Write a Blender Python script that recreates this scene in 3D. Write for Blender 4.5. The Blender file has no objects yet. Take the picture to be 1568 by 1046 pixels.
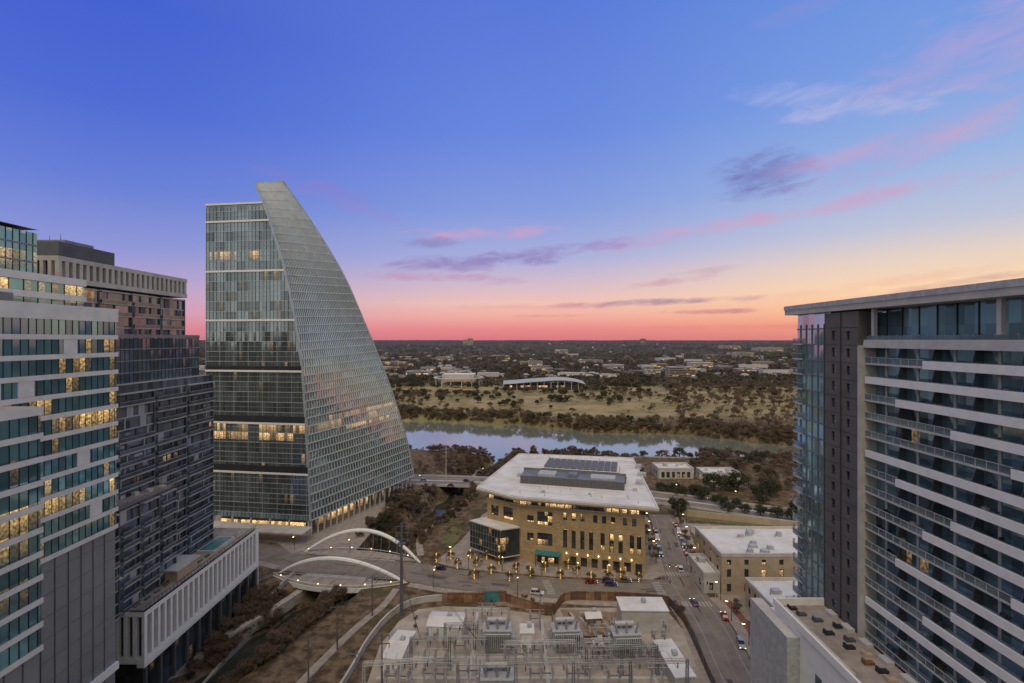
import bpy, math, random
import numpy as np
from mathutils import Vector, Matrix, noise
random.seed(7); rng=np.random.default_rng(7)
scene=bpy.context.scene
H=95.0; F=740.0
def G(u,v,z=0.0):
    """back-project image pixel u, v to its plan position at assumed height z"""
    Y=(H-z)*F/(v-520.0); return ((u-784.0)/F*Y, Y)
def S(c):
    return tuple(((x/255)/12.92 if x/255<=0.04045 else ((x/255+0.055)/1.055)**2.4) for x in c)+(1,)
# ------------------------------------------------ materials
def nodes_of(m):
    m.use_nodes=True; nt=m.node_tree; return nt, nt.nodes, nt.links
def pmat(name,col,rough=0.8,metal=0.0,var=0.25,scale=0.3,col2=None,bump=0.0,emit=None,es=0,alpha=1.0,spec=0.4,fine=3.0,island=False):
    m=bpy.data.materials.new(name); nt,N,L=nodes_of(m); p=N['Principled BSDF']
    p.inputs['Roughness'].default_value=rough; p.inputs['Metallic'].default_value=metal
    p.inputs['Specular IOR Level'].default_value=spec; p.inputs['Alpha'].default_value=alpha
    c1=tuple(col)+(1,); c2=tuple(col2)+(1,) if col2 else tuple(min(1,x*(1+var)) for x in col)+(1,)
    c0=c1 if col2 else tuple(x*(1-var) for x in col)+(1,)
    g=N.new('ShaderNodeNewGeometry')
    mx=N.new('ShaderNodeMix'); mx.data_type='RGBA'; mx.inputs[6].default_value=c0; mx.inputs[7].default_value=c2
    if island: L.new(g.outputs['Random Per Island'],mx.inputs[0])
    else:
        n1=N.new('ShaderNodeTexNoise'); n1.inputs['Scale'].default_value=scale; n1.inputs['Detail'].default_value=5; n1.inputs['Roughness'].default_value=0.65
        L.new(g.outputs['Position'],n1.inputs['Vector'])
        r=N.new('ShaderNodeMapRange'); r.inputs[1].default_value=0.32; r.inputs[2].default_value=0.68
        L.new(n1.outputs['Fac'],r.inputs[0]); L.new(r.outputs[0],mx.inputs[0])
    L.new(mx.outputs[2],p.inputs['Base Color'])
    if bump>0:
        n2=N.new('ShaderNodeTexNoise'); n2.inputs['Scale'].default_value=fine; n2.inputs['Detail'].default_value=4
        L.new(g.outputs['Position'],n2.inputs['Vector'])
        b=N.new('ShaderNodeBump'); b.inputs['Strength'].default_value=bump; b.inputs['Distance'].default_value=0.3
        L.new(n2.outputs['Fac'],b.inputs['Height']); L.new(b.outputs[0],p.inputs['Normal'])
    if emit: p.inputs['Emission Color'].default_value=tuple(emit)+(1,); p.inputs['Emission Strength'].default_value=es
    return m
def glass(name,base,pw,fh,lit=0.1,litcol=(1.0,0.60,0.24),ls=0.9,metal=0.55,rough=0.06,wob=0.03,boost=(),z0=0.0,vary=0.6,big=0.0):
    m=bpy.data.materials.new(name); nt,N,L=nodes_of(m); p=N['Principled BSDF']
    def mt(op,a,b=None,c=None):
        n=N.new('ShaderNodeMath'); n.operation=op
        for i,x in enumerate((a,b,c)):
            if x is None: continue
            if hasattr(x,'is_linked'): L.new(x,n.inputs[i])
            else: n.inputs[i].default_value=x
        return n.outputs[0]
    uv=N.new('ShaderNodeUVMap'); sp=N.new('ShaderNodeSeparateXYZ'); L.new(uv.outputs[0],sp.inputs[0])
    U=mt('DIVIDE',sp.outputs[0],pw); V=mt('DIVIDE',mt('SUBTRACT',sp.outputs[1],z0),fh)
    fu=mt('FLOOR',U); fv=mt('FLOOR',V)
    cb=N.new('ShaderNodeCombineXYZ'); L.new(fu,cb.inputs[0]); L.new(fv,cb.inputs[1])
    wn=N.new('ShaderNodeTexWhiteNoise'); wn.noise_dimensions='3D'; L.new(cb.outputs[0],wn.inputs['Vector'])
    wf=N.new('ShaderNodeTexWhiteNoise'); wf.noise_dimensions='1D'; L.new(fv,wf.inputs['W'])
    cg=N.new('ShaderNodeCombineXYZ'); L.new(mt('FLOOR',mt('DIVIDE',U,4.0)),cg.inputs[0]); L.new(fv,cg.inputs[1]); cg.inputs[2].default_value=5.3
    wg=N.new('ShaderNodeTexWhiteNoise'); wg.noise_dimensions='3D'; L.new(cg.outputs[0],wg.inputs['Vector'])
    thr=mt('MULTIPLY',mt('POWER',wf.outputs[0],1.5),lit*3.0)
    for (a,b,pr) in boost:
        inr=mt('MULTIPLY',mt('GREATER_THAN',sp.outputs[1],a),mt('LESS_THAN',sp.outputs[1],b))
        thr=mt('ADD',thr,mt('MULTIPLY',inr,pr))
    comb=mt('ADD',mt('MULTIPLY',wg.outputs[0],0.65),mt('MULTIPLY',wn.outputs[0],0.35))
    on=mt('LESS_THAN',comb,mt('ADD',thr,0.04))
    ns=N.new('ShaderNodeTexNoise'); ns.inputs['Scale'].default_value=1.9; ns.inputs['Detail'].default_value=4; L.new(uv.outputs[0],ns.inputs['Vector'])
    rr=N.new('ShaderNodeMapRange'); rr.inputs[1].default_value=0.40; rr.inputs[2].default_value=0.72; rr.inputs[3].default_value=0.15; rr.inputs[4].default_value=1.2
    L.new(ns.outputs['Fac'],rr.inputs[0])
    frv=mt('FRACT',V); up=mt('ADD',mt('MULTIPLY',frv,1.1),0.25)
    es=mt('MULTIPLY',mt('MULTIPLY',mt('MULTIPLY',on,rr.outputs[0]),up),mt('MULTIPLY',mt('ADD',mt('MULTIPLY',wn.outputs[0],1.6),0.15),ls))
    L.new(es,p.inputs['Emission Strength']); p.inputs['Emission Color'].default_value=tuple(litcol)+(1,)
    mx=N.new('ShaderNodeMix'); mx.data_type='RGBA'
    mx.inputs[6].default_value=tuple(x*(1-vary) for x in base)+(1,); mx.inputs[7].default_value=tuple(min(1,x*(1+vary)) for x in base)+(1,)
    L.new(comb,mx.inputs[0]); L.new(mx.outputs[2],p.inputs['Base Color'])
    g=N.new('ShaderNodeNewGeometry'); vs=N.new('ShaderNodeVectorMath'); vs.operation='SUBTRACT'; L.new(wn.outputs['Color'],vs.inputs[0]); vs.inputs[1].default_value=(.5,.5,.5)
    vm=N.new('ShaderNodeVectorMath'); vm.operation='SCALE'; L.new(vs.outputs[0],vm.inputs[0]); vm.inputs['Scale'].default_value=wob
    va=N.new('ShaderNodeVectorMath'); va.operation='ADD'; L.new(vm.outputs[0],va.inputs[0]); L.new(g.outputs['Normal'],va.inputs[1])
    vn=N.new('ShaderNodeVectorMath'); vn.operation='NORMALIZE'; L.new(va.outputs[0],vn.inputs[0]); L.new(vn.outputs[0],p.inputs['Normal'])
    p.inputs['Metallic'].default_value=metal; p.inputs['Roughness'].default_value=rough; p.inputs['Specular IOR Level'].default_value=0.8
    return m
WHITE=pmat('white_panel',(0.68,0.69,0.66),0.5,var=0.10)
OFFW=pmat('light_concrete',(0.48,0.46,0.42),0.8,var=0.14,bump=0.1)
CONC=pmat('concrete',(0.31,0.29,0.27),0.9,var=0.2,bump=0.2)
DCONC=pmat('dark_concrete',(0.125,0.115,0.108),0.8,var=0.18)
DMET=pmat('dark_metal',(0.035,0.035,0.04),0.5,0.3)
GMET=pmat('grey_metal',(0.20,0.21,0.22),0.5,0.3,var=0.2)
GALV=pmat('galvanised_steel',(0.42,0.43,0.43),0.6,0.15,var=0.2,scale=1.2)
WPAINT=pmat('white_paint',(0.78,0.78,0.75),0.45,var=0.07,scale=0.6)
ASPH=pmat('asphalt',(0.085,0.080,0.076),0.9,var=0.35,scale=0.25,bump=0.2)
ASPH2=pmat('worn_asphalt',(0.16,0.135,0.115),0.9,scale=0.16,col2=(0.24,0.205,0.175),bump=0.2)
PAVE=pmat('pavement',(0.24,0.205,0.17),0.9,scale=0.35,col2=(0.39,0.335,0.285),bump=0.2)
GRAVEL=pmat('gravel',(0.29,0.24,0.19),0.95,scale=0.14,col2=(0.50,0.43,0.355),bump=0.8,fine=4)
DIRT=pmat('dirt',(0.19,0.13,0.085),0.95,scale=0.3,col2=(0.33,0.25,0.18),bump=0.6)
ROOFW=pmat('white_roof_membrane',(0.54,0.52,0.48),0.7,scale=0.15,col2=(0.72,0.70,0.66),bump=0.1)
BEIGE=pmat('beige_stucco',(0.43,0.34,0.24),0.9,var=0.14,bump=0.1)
LIME=pmat('limestone_wall',(0.32,0.28,0.22),0.9,scale=0.5,col2=(0.52,0.46,0.38),bump=0.8)
BARK=pmat('bark',(0.10,0.077,0.06),0.95,var=0.4,scale=1.0)
TWIG=pmat('twigs',(0.085,0.060,0.043),0.95,col2=(0.23,0.160,0.108),island=True)
LEAF=pmat('oak_leaves',(0.020,0.026,0.011),0.8,col2=(0.080,0.088,0.040),island=True)
LEAFB=pmat('dry_shrub_leaves',(0.06,0.042,0.020),0.9,col2=(0.20,0.125,0.055),island=True)
RUST=pmat('weathered_fence_timber',(0.20,0.10,0.055),0.9,var=0.4,scale=0.8)
TEAL=pmat('teal_canvas',(0.05,0.20,0.21),0.7)
BRICKR=pmat('red_brick_paving',(0.22,0.10,0.075),0.9,var=0.3,scale=0.7)
YEL=pmat('yellow_road_paint',(0.36,0.27,0.09),0.7,scale=1,col2=(0.22,0.17,0.10))
MARK=pmat('white_road_paint',(0.50,0.48,0.45),0.7,scale=1.5,col2=(0.26,0.24,0.22))
GLOW=pmat('string_lights',(0.8,0.6,0.2),0.6,emit=(1.0,0.58,0.09),es=1.3)
LAMP=pmat('lamp_glow',(0.9,0.8,0.6),0.6,emit=(1.0,0.70,0.32),es=4.5)
RAILG=pmat('railing_glass',(0.22,0.31,0.36),0.08,0.55,var=0.2,alpha=0.6,spec=0.8)
RAILO=pmat('tinted_railing_glass',(0.12,0.145,0.17),0.12,0.5,var=0.35,spec=0.8)
PORC=pmat('insulator_porcelain',(0.25,0.22,0.21),0.3)
LAWN=pmat('lawn_grass',(0.085,0.095,0.032),0.95,scale=0.2,col2=(0.18,0.16,0.07),bump=0.3)
PVPANEL=pmat('solar_panel',(0.13,0.13,0.135),0.5,0.1,var=0.3,scale=2)
def stone(name,c1,c2,mort):
    m=bpy.data.materials.new(name); nt,N,L=nodes_of(m); p=N['Principled BSDF']; uv=N.new('ShaderNodeUVMap')
    b=N.new('ShaderNodeTexBrick'); b.inputs['Scale'].default_value=1; b.inputs['Color1'].default_value=c1+(1,); b.inputs['Color2'].default_value=c2+(1,); b.inputs['Mortar'].default_value=mort+(1,)
    b.inputs['Brick Width'].default_value=1.6; b.inputs['Row Height'].default_value=0.6; b.inputs['Mortar Size'].default_value=0.03
    L.new(uv.outputs[0],b.inputs['Vector'])
    n=N.new('ShaderNodeTexNoise'); n.inputs['Scale'].default_value=0.35; n.inputs['Detail'].default_value=5; L.new(uv.outputs[0],n.inputs['Vector'])
    mr=N.new('ShaderNodeMapRange'); mr.inputs[3].default_value=0.65; mr.inputs[4].default_value=1.3; L.new(n.outputs['Fac'],mr.inputs[0])
    vm=N.new('ShaderNodeVectorMath'); vm.operation='SCALE'; L.new(b.outputs['Color'],vm.inputs[0]); L.new(mr.outputs[0],vm.inputs['Scale'])
    L.new(vm.outputs[0],p.inputs['Base Color']); p.inputs['Roughness'].default_value=0.9
    return m
STONE=stone('library_stone',(0.47,0.34,0.17),(0.36,0.26,0.13),(0.28,0.21,0.13))
# ------------------------------------------------ mesh builder
class B:
    def __init__(s): s.v=[]; s.f=[]; s.m=[]; s.mats=[]; s.T=None
    def mi(s,m):
        if m not in s.mats: s.mats.append(m)
        return s.mats.index(m)
    def poly(s,pts,m):
        n=len(s.v)
        if s.T is not None: pts=[tuple(s.T@Vector(p)) for p in pts]
        s.v.extend(tuple(p) for p in pts); s.f.append(tuple(range(n,n+len(pts)))); s.m.append(s.mi(m))
    def hexa(s,p,m,mt=None):
        n=len(s.v)
        if s.T is not None: p=[tuple(s.T@Vector(q)) for q in p]
        s.v.extend(tuple(q) for q in p); i=s.mi(m); j=s.mi(mt) if mt else i
        for k,q in enumerate(((0,3,2,1),(4,5,6,7),(0,1,5,4),(1,2,6,5),(2,3,7,6),(3,0,4,7))):
            s.f.append(tuple(n+a for a in q)); s.m.append(j if k==1 else i)
    def box(s,x0,y0,z0,x1,y1,z1,m,mt=None):
        s.hexa([(x0,y0,z0),(x1,y0,z0),(x1,y1,z0),(x0,y1,z0),(x0,y0,z1),(x1,y0,z1),(x1,y1,z1),(x0,y1,z1)],m,mt)
    def prism(s,pts,z0,z1,m,mt=None,mb=None):
        n=len(pts)
        for i in range(n):
            a=pts[i]; b=pts[(i+1)%n]
            s.poly([(a[0],a[1],z0),(b[0],b[1],z0),(b[0],b[1],z1),(a[0],a[1],z1)],m)
        s.poly([(p[0],p[1],z1) for p in pts],mt or m)
        s.poly([(p[0],p[1],z0) for p in reversed(pts)],mb or m)
    def tube(s,a,b,r0,r1,m,n=6,cap=True):
        a=Vector(a); b=Vector(b); d=(b-a)
        if d.length<1e-5: return
        d.normalize(); t=d.cross(Vector((0,0,1)) if abs(d.z)<.9 else Vector((1,0,0))).normalized(); w=d.cross(t)
        k=len(s.v); P=[]
        for c,r in ((a,r0),(b,r1)):
            for i in range(n):
                an=2*math.pi*i/n; P.append(tuple(c+t*(math.cos(an)*r)+w*(math.sin(an)*r)))
        if s.T is not None: P=[tuple(s.T@Vector(q)) for q in P]
        s.v.extend(P); mi=s.mi(m)
        for i in range(n):
            j=(i+1)%n; s.f.append((k+i,k+j,k+n+j,k+n+i)); s.m.append(mi)
        if cap: s.f.append(tuple(k+n+i for i in range(n))); s.m.append(mi)
    def bar(s,P0,P1,w,h,m):
        a=Vector(P0); b=Vector(P1); d=(b-a).normalized(); sd=d.cross(Vector((0,0,1)))
        if sd.length<1e-3: sd=Vector((1,0,0))
        sd.normalize(); up=sd.cross(d).normalized(); sd*=w/2; up*=h/2
        s.hexa([a-sd-up,a+sd-up,b+sd-up,b-sd-up,a-sd+up,a+sd+up,b+sd+up,b-sd+up],m)
    def wall(s,P0,P1,z0,z1,rects,depth,mw,mg,mf=None):
        P0=Vector((P0[0],P0[1],0)); P1=Vector((P1[0],P1[1],0)); d=(P1-P0); Ln=d.length; d/=Ln; o=Vector((d.y,-d.x,0))
        rects=[r for r in rects if r[0]>0.1 and r[1]<Ln-0.1]
        ss=sorted(set([0,Ln]+[r[0] for r in rects]+[r[1] for r in rects])); zs=sorted(set([z0,z1]+[r[2] for r in rects]+[r[3] for r in rects]))
        q=lambda a,z,k=0: tuple(P0+d*a+o*k+Vector((0,0,z)))
        for i in range(len(ss)-1):
            for j in range(len(zs)-1):
                cs=(ss[i]+ss[i+1])/2; cz=(zs[j]+zs[j+1])/2
                if any(r[0]<cs<r[1] and r[2]<cz<r[3] for r in rects): continue
                s.poly([q(ss[i],zs[j]),q(ss[i+1],zs[j]),q(ss[i+1],zs[j+1]),q(ss[i],zs[j+1])],mw)
        for r in rects:
            a,b_,c,e=r[:4]; k=-depth
            s.poly([q(a,c,k),q(b_,c,k),q(b_,e,k),q(a,e,k)],mg)
            s.poly([q(a,c),q(b_,c),q(b_,c,k),q(a,c,k)],mw); s.poly([q(a,e),q(a,e,k),q(b_,e,k),q(b_,e)],mw)
            s.poly([q(a,c),q(a,c,k),q(a,e,k),q(a,e)],mw); s.poly([q(b_,c),q(b_,e),q(b_,e,k),q(b_,c,k)],mw)
            if mf:
                nm=max(1,int((b_-a)/1.3))
                for t in range(nm+1):
                    x=a+(b_-a)*t/nm; x=min(max(x,a+.05),b_-.05); s.bar(q(x,c,k+.06),q(x,e,k+.06),.1,.1,mf)
                for z in (c+.05,(c+e)/2,e-.05): s.bar(q(a,z,k+.05),q(b_,z,k+.05),.1,.1,mf)
    def make(s,name,parent=None,link=True):
        me=bpy.data.meshes.new(name); me.from_pydata(s.v,[],s.f)
        for m in s.mats: me.materials.append(m)
        me.polygons.foreach_set('material_index',np.array(s.m,dtype=np.int32))
        nl=len(me.loops); lv=np.empty(nl,np.int32); me.loops.foreach_get('vertex_index',lv)
        co=np.array(s.v,dtype=np.float64)[lv]; nf=len(me.polygons); nr=np.empty(nf*3); me.polygons.foreach_get('normal',nr); nr=nr.reshape(-1,3)
        lt=np.empty(nf,np.int32); me.polygons.foreach_get('loop_total',lt); nr=np.repeat(nr,lt,axis=0)
        hl=np.hypot(nr[:,0],nr[:,1])+1e-9; top=np.abs(nr[:,2])>.7
        u=np.where(top,co[:,0],(-nr[:,1]*co[:,0]+nr[:,0]*co[:,1])/hl); v=np.where(top,co[:,1],co[:,2])
        uvl=me.uv_layers.new(name='UVMap'); uvl.data.foreach_set('uv',np.stack([u,v],1).astype(np.float32).ravel())
        me.update()
        if not link: return me
        ob=bpy.data.objects.new(name,me); scene.collection.objects.link(ob)
        if parent: ob.parent=parent
        return ob
def empty(name):
    e=bpy.data.objects.new(name,None); scene.collection.objects.link(e); return e
def inst(me,name,x,y,z,s=1,rot=None,parent=None,sz=None):
    o=bpy.data.objects.new(name,me); scene.collection.objects.link(o); o.location=(x,y,z); o.scale=(s,s,sz or s); o.rotation_euler=(0,0,random.uniform(0,6.28) if rot is None else rot)
    if parent: o.parent=parent
    return o
# ------------------------------------------------ terrain
near_x=[-3000,-300,-88,3,113,224,400,3000]; near_y=[620,495,444,424,418,410,378,100]
far_x=[-3000,-300,-132,5,81,187,255,400,3000]; far_y=[790,655,612,582,538,518,474,434,170]
creek=[(-92,60),(-90,110),(-88,143),(-86,154),(-80,171.5),(-71.5,186),(-67,203),(-57,243),(-47,269),(-37,308),(-25,351),(-10,400),(-5,450)]
def sst(a,b,x): t=np.clip((x-a)/(b-a),0,1); return t*t*(3-2*t)
def hgt(x,y):
    x=np.asarray(x,float); y=np.asarray(y,float)
    wob=4*np.sin(x*.045)+3*np.sin(x*.11+1)
    yn=np.interp(x,near_x,near_y)+wob; yf=np.interp(x,far_x,far_y)+wob*.8+2*np.sin(x*.2)
    riv=np.minimum(sst(-26,2,y-yn),sst(-10,2,yf-y)); hr=-11*riv
    d=np.full(np.broadcast(x,y).shape,1e9)
    for (ax,ay),(bx,by) in zip(creek[:-1],creek[1:]):
        dx,dy=bx-ax,by-ay; t=np.clip(((x-ax)*dx+(y-ay)*dy)/(dx*dx+dy*dy),0,1); d=np.minimum(d,np.hypot(x-ax-t*dx,y-ay-t*dy))
    hc=-9.2*(1-sst(4.0,15.0,d+1.2*np.sin(x*.3+y*.23)))
    h=np.minimum(hr,hc)
    r=np.hypot(x,y)
    h=h+3.5*sst(620,760,y)+62*sst(1500,9000,r)+(10*np.sin(x/610+1)*np.cos(y/830)+7*np.sin(x/271+y/390))*sst(1500,5000,r)
    return h
def hz(x,y): return float(hgt(x,y))
def axis(lo,hi,step,ext,g=1.13):
    a=list(np.arange(lo,hi+.1,step)); s=step; p=a[-1]
    while p<ext: s*=g; p+=s; a.append(p)
    s=step; p=a[0]; left=[]
    while p>-ext: s*=g; p-=s; left.append(p)
    return np.array(left[::-1]+a)
xs=axis(-140,280,2.5,15000); ys=axis(100,640,2.5,15000)
XX,YY=np.meshgrid(xs,ys); ZZ=hgt(XX,YY); nx,ny=len(xs),len(ys)
me=bpy.data.meshes.new('ground'); V=np.stack([XX,YY,ZZ],-1).reshape(-1,3)
ii=(np.arange(ny-1)[:,None]*nx+np.arange(nx-1)[None,:]).ravel(); Fq=np.stack([ii,ii+1,ii+nx+1,ii+nx],1)
me.vertices.add(len(V)); me.vertices.foreach_set('co',V.ravel()); me.loops.add(Fq.size); me.loops.foreach_set('vertex_index',Fq.ravel().astype(np.int32))
me.polygons.add(len(Fq)); me.polygons.foreach_set('loop_start',np.arange(0,Fq.size,4,dtype=np.int32)); me.polygons.foreach_set('use_smooth',np.ones(len(Fq),bool)); me.update(calc_edges=True)
gm=bpy.data.materials.new('ground_soil_and_grass'); nt,N,L=nodes_of(gm); p=N['Principled BSDF']; p.inputs['Roughness'].default_value=0.95; p.inputs['Specular IOR Level'].default_value=0.1
geo=N.new('ShaderNodeNewGeometry'); sp=N.new('ShaderNodeSeparateXYZ'); L.new(geo.outputs['Position'],sp.inputs[0])
def nz(scale,det=5):
    n=N.new('ShaderNodeTexNoise'); n.inputs['Scale'].default_value=scale; n.inputs['Detail'].default_value=det; n.inputs['Roughness'].default_value=.62; L.new(geo.outputs['Position'],n.inputs['Vector']); return n.outputs['Fac']
def mr(x,a,b,c=0,d=1):
    n=N.new('ShaderNodeMapRange'); n.interpolation_type='SMOOTHSTEP'; L.new(x,n.inputs[0]); n.inputs[1].default_value=a;n.inputs[2].default_value=b;n.inputs[3].default_value=c;n.inputs[4].default_value=d; return n.outputs[0]
def mixc(f,a,b):
    n=N.new('ShaderNodeMix'); n.data_type='RGBA'; L.new(f,n.inputs[0])
    for k,c in ((6,a),(7,b)):
        if isinstance(c,tuple): n.inputs[k].default_value=c+(1,)
        else: L.new(c,n.inputs[k])
    return n.outputs[2]
leafl=mixc(mr(nz(0.3),.35,.65),(0.075,0.052,0.035),(0.21,0.150,0.095))
leafl=mixc(mr(nz(0.07),.50,.62),leafl,(0.095,0.080,0.038))
park=mixc(mr(nz(0.016),.38,.60),(0.37,0.285,0.155),(0.22,0.190,0.085))
park=mixc(mr(nz(0.05),.58,.68),park,(0.14,0.100,0.066))
city=mixc(mr(nz(0.012),.35,.65),(0.055,0.048,0.038),(0.11,0.094,0.072))
city=mixc(mr(nz(0.006),.58,.68),city,(0.17,0.145,0.11))
c=mixc(mr(sp.outputs[1],540,620),leafl,park); c=mixc(mr(sp.outputs[1],980,1150),c,city)
c=mixc(mr(sp.outputs[1],3000,11000,0,.75),c,(0.10,0.105,0.14))  # distance haze put into the colour: far ground fades to blue-grey
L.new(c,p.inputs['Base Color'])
bp=N.new('ShaderNodeBump'); bp.inputs['Distance'].default_value=.5; bp.inputs['Strength'].default_value=.7; L.new(nz(1.2,6),bp.inputs['Height']); L.new(bp.outputs[0],p.inputs['Normal'])
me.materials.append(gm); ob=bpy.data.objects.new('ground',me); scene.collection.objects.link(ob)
def water(name,col,metal,rough,sc,st):
    wm=bpy.data.materials.new(name); nt,N,L=nodes_of(wm); p=N['Principled BSDF']; p.inputs['Base Color'].default_value=col; p.inputs['Metallic'].default_value=metal; p.inputs['Roughness'].default_value=rough; p.inputs['Specular IOR Level'].default_value=.6
    geo=N.new('ShaderNodeNewGeometry'); mp=N.new('ShaderNodeMapping'); mp.inputs['Scale'].default_value=(.35,1,1); L.new(geo.outputs['Position'],mp.inputs[0])
    n=N.new('ShaderNodeTexNoise'); n.inputs['Scale'].default_value=sc; n.inputs['Detail'].default_value=5; L.new(mp.outputs[0],n.inputs['Vector'])
    bp=N.new('ShaderNodeBump'); bp.inputs['Distance'].default_value=.2; bp.inputs['Strength'].default_value=st; L.new(n.outputs['Fac'],bp.inputs['Height']); L.new(bp.outputs[0],p.inputs['Normal']); return wm
wm=water('river_water',(0.50,0.55,0.44,1),.72,.07,.3,.09); wc=water('creek_water',(0.035,0.038,0.028,1),0,.08,.5,.1)
b=B(); b.poly([(-2500,395,-8),(2500,395,-8),(2500,860,-8),(-2500,860,-8)],wm); b.poly([(60,60,-8),(2500,60,-8),(2500,394.9,-8),(60,394.9,-8)],wm); b.make('river_water')
b=B(); b.poly([(-2500,60,-8),(59.9,60,-8),(59.9,394.9,-8),(-2500,394.9,-8)],wc); b.make('creek_water')
# ------------------------------------------------ roads
def resamp(pts,step=4):
    P=[Vector(p) for p in pts]; out=[]
    for i in range(len(P)-1):
        p0=P[max(i-1,0)];p1=P[i];p2=P[i+1];p3=P[min(i+2,len(P)-1)]; n=max(1,int((p2-p1).length/step))
        for k in range(n):
            t=k/n; out.append(0.5*((2*p1)+(p2-p0)*t+(2*p0-5*p1+4*p2-p3)*t*t+(3*p1-p0-3*p2+p3)*t*t*t))
    out.append(P[-1]); return out
def ribbon(b,pts,w,z,m,off=0,skirt=0,dash=None,step=4):
    P=resamp(pts,step); L_=[];R_=[]
    for i,p in enumerate(P):
        d=(P[min(i+1,len(P)-1)]-P[max(i-1,0)]).normalized(); nrm=Vector((-d.y,d.x)); 
        a=p+nrm*(off+w/2); c=p+nrm*(off-w/2); zz=z(p.x,p.y) if callable(z) else z
        L_.append((a.x,a.y,zz)); R_.append((c.x,c.y,zz))
    for i in range(len(P)-1):
        if dash and i%dash: continue
        b.poly([L_[i],R_[i],R_[i+1],L_[i+1]],m)
        if skirt:
            for Q in (L_,R_):
                a,c=Q[i],Q[i+1]; b.poly([a,c,(c[0],c[1],c[2]-skirt),(a[0],a[1],a[2]-skirt)],m)
second=[(-170,226),(-112,216),(-92,206),(-66,202),(-42,198),(-20,191.5),(16.5,185),(43,182.6),(61,184)]
west=[(80.5,262),(79,250),(70,207),(66.5,185),(66,160),(63,135),(61,100),(60,60)]
chavez=[(-330,345),(-200,335),(-64,326),(-25,322),(30,312),(80,292),(110,280),(146,262),(260,215),(400,160)]
b=B(); ribbon(b,second,15,.05,ASPH2,skirt=.9); ribbon(b,second,.22,.075,YEL,off=.25); ribbon(b,second,.16,.075,MARK,off=4.2,dash=2); ribbon(b,second,.16,.075,MARK,off=-4.2,dash=2); b.make('second_street_road')
b=B(); ribbon(b,west,13,.06,ASPH2,skirt=.3); ribbon(b,west,.22,.085,YEL); ribbon(b,west,.16,.085,MARK,off=4); ribbon(b,west,.16,.085,MARK,off=-4); b.make('avenue_road')
b=B(); ribbon(b,chavez,19,.04,ASPH2,skirt=1.2); ribbon(b,chavez,1.6,.2,OFFW,off=0,skirt=.2); ribbon(b,chavez,.2,.065,MARK,off=4.8,dash=2); ribbon(b,chavez,.2,.065,MARK,off=-4.8,dash=2)
ribbon(b,chavez,.4,1.0,OFFW,off=10.4,skirt=1.6); ribbon(b,chavez,.4,1.0,OFFW,off=-10.4,skirt=1.6); b.make('riverside_boulevard_road')
b=B()
def cross(b,c,ang,n,ln,sp=1.2,z=.095):
    T=Matrix.Translation((c[0],c[1],z))@Matrix.Rotation(ang,4,'Z'); b.T=T
    for i in range(n): x=(i-(n-1)/2)*sp; b.poly([(x-.3,-ln/2,0),(x+.3,-ln/2,0),(x+.3,ln/2,0),(x-.3,ln/2,0)],MARK)
    b.T=None
cross(b,(66.6,196),0,9,3.2); cross(b,(66.3,173.5),0,9,3.2); cross(b,(56,183.5),math.pi/2,10,3.2); cross(b,(14,185.5),math.pi/2+.15,9,3)
b.make('crosswalk_markings')
b=B()
for i in range(70):
    pl=random.choice([second,west,chavez]); P=resamp(pl); k=random.randrange(1,len(P)-1); q=P[k]; d=(P[k+1]-P[k]).normalized(); n_=Vector((-d.y,d.x)); q=q+n_*random.uniform(-5,5); a=random.uniform(1,5); w_=random.uniform(.3,1.6); zz_=.068+i*.0001
    b.poly([(*(q-d*a-n_*w_/2),zz_),(*(q+d*a-n_*w_/2),zz_),(*(q+d*a+n_*w_/2),zz_),(*(q-d*a+n_*w_/2),zz_)],ASPH)
b.make('road_repair_patches')
b=B()
ribbon(b,[(74.5,178),(75,160),(72,135),(70,100)],4,.16,PAVE,skirt=.2); ribbon(b,[(89,258),(88,250),(79,207),(75.5,188)],4,.16,PAVE,skirt=.2)
ribbon(b,[(57.5,172),(57.5,160),(54.5,135),(52,100)],3,.16,PAVE,skirt=.2)
ribbon(b,[(-40,187.3),(-20,181.5),(16.5,175.5),(43,173)],3.2,.16,PAVE,skirt=.2)
ribbon(b,[(-170,216),(-114,206.5),(-97,201)],3.2,.16,PAVE,skirt=.2)
b.make('pavement')
b=B(); b.prism([(-33,206),(-22,200.5),(16.5,193.6),(55,191),(62,195),(72,255),(70,280),(0,289),(-16,262),(-24,228)],-.3,.15,PAVE); b.make('library_plaza_pavement')
b=B(); b.prism([(-98,214.5),(-72,212),(-70,222),(-66,300),(-70,312),(-110,318),(-170,318),(-170,236),(-110,226)],-.3,.14,PAVE); b.make('tower_plaza_pavement')
b=B(); b.prism([(-48,100),(-40,134),(-41,150),(-38,163),(-33,170),(-24,172),(-6,171),(12,166),(17,171),(54,171),(56,158),(53,134),(51,100)],-.4,.12,GRAVEL); b.make('substation_gravel')
b=B(); b.prism([(17,170),(19,153),(37,152),(38,168)],-.1,.20,DIRT); b.make('construction_site_dirt')
b=B(); b.prism([(-6,173),(12,168.5),(10,181),(-5,183.5)],-.1,.155,DIRT); b.make('verge_dirt')
b=B(); ribbon(b,[(77.8,176),(78,160),(75,137),(73,110)],2.6,.19,BRICKR); b.make('brick_footpath')
b=B(); b.prism([(91,196),(88,250),(120,246),(150,236),(200,215),(200,150),(84,150),(76,176),(77,190)],-.3,.07,PAVE); b.make('parking_yard_pavement')
b=B(); b.prism([(90,256),(118,247),(152,235),(156,245),(120,262),(92,275)],-.2,.11,LAWN); b.make('lawn')
b=B(); b.prism([(-34,228),(-27,222),(-24,240),(-30,246)],-.6,.13,LAWN); b.make('lawn')
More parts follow.
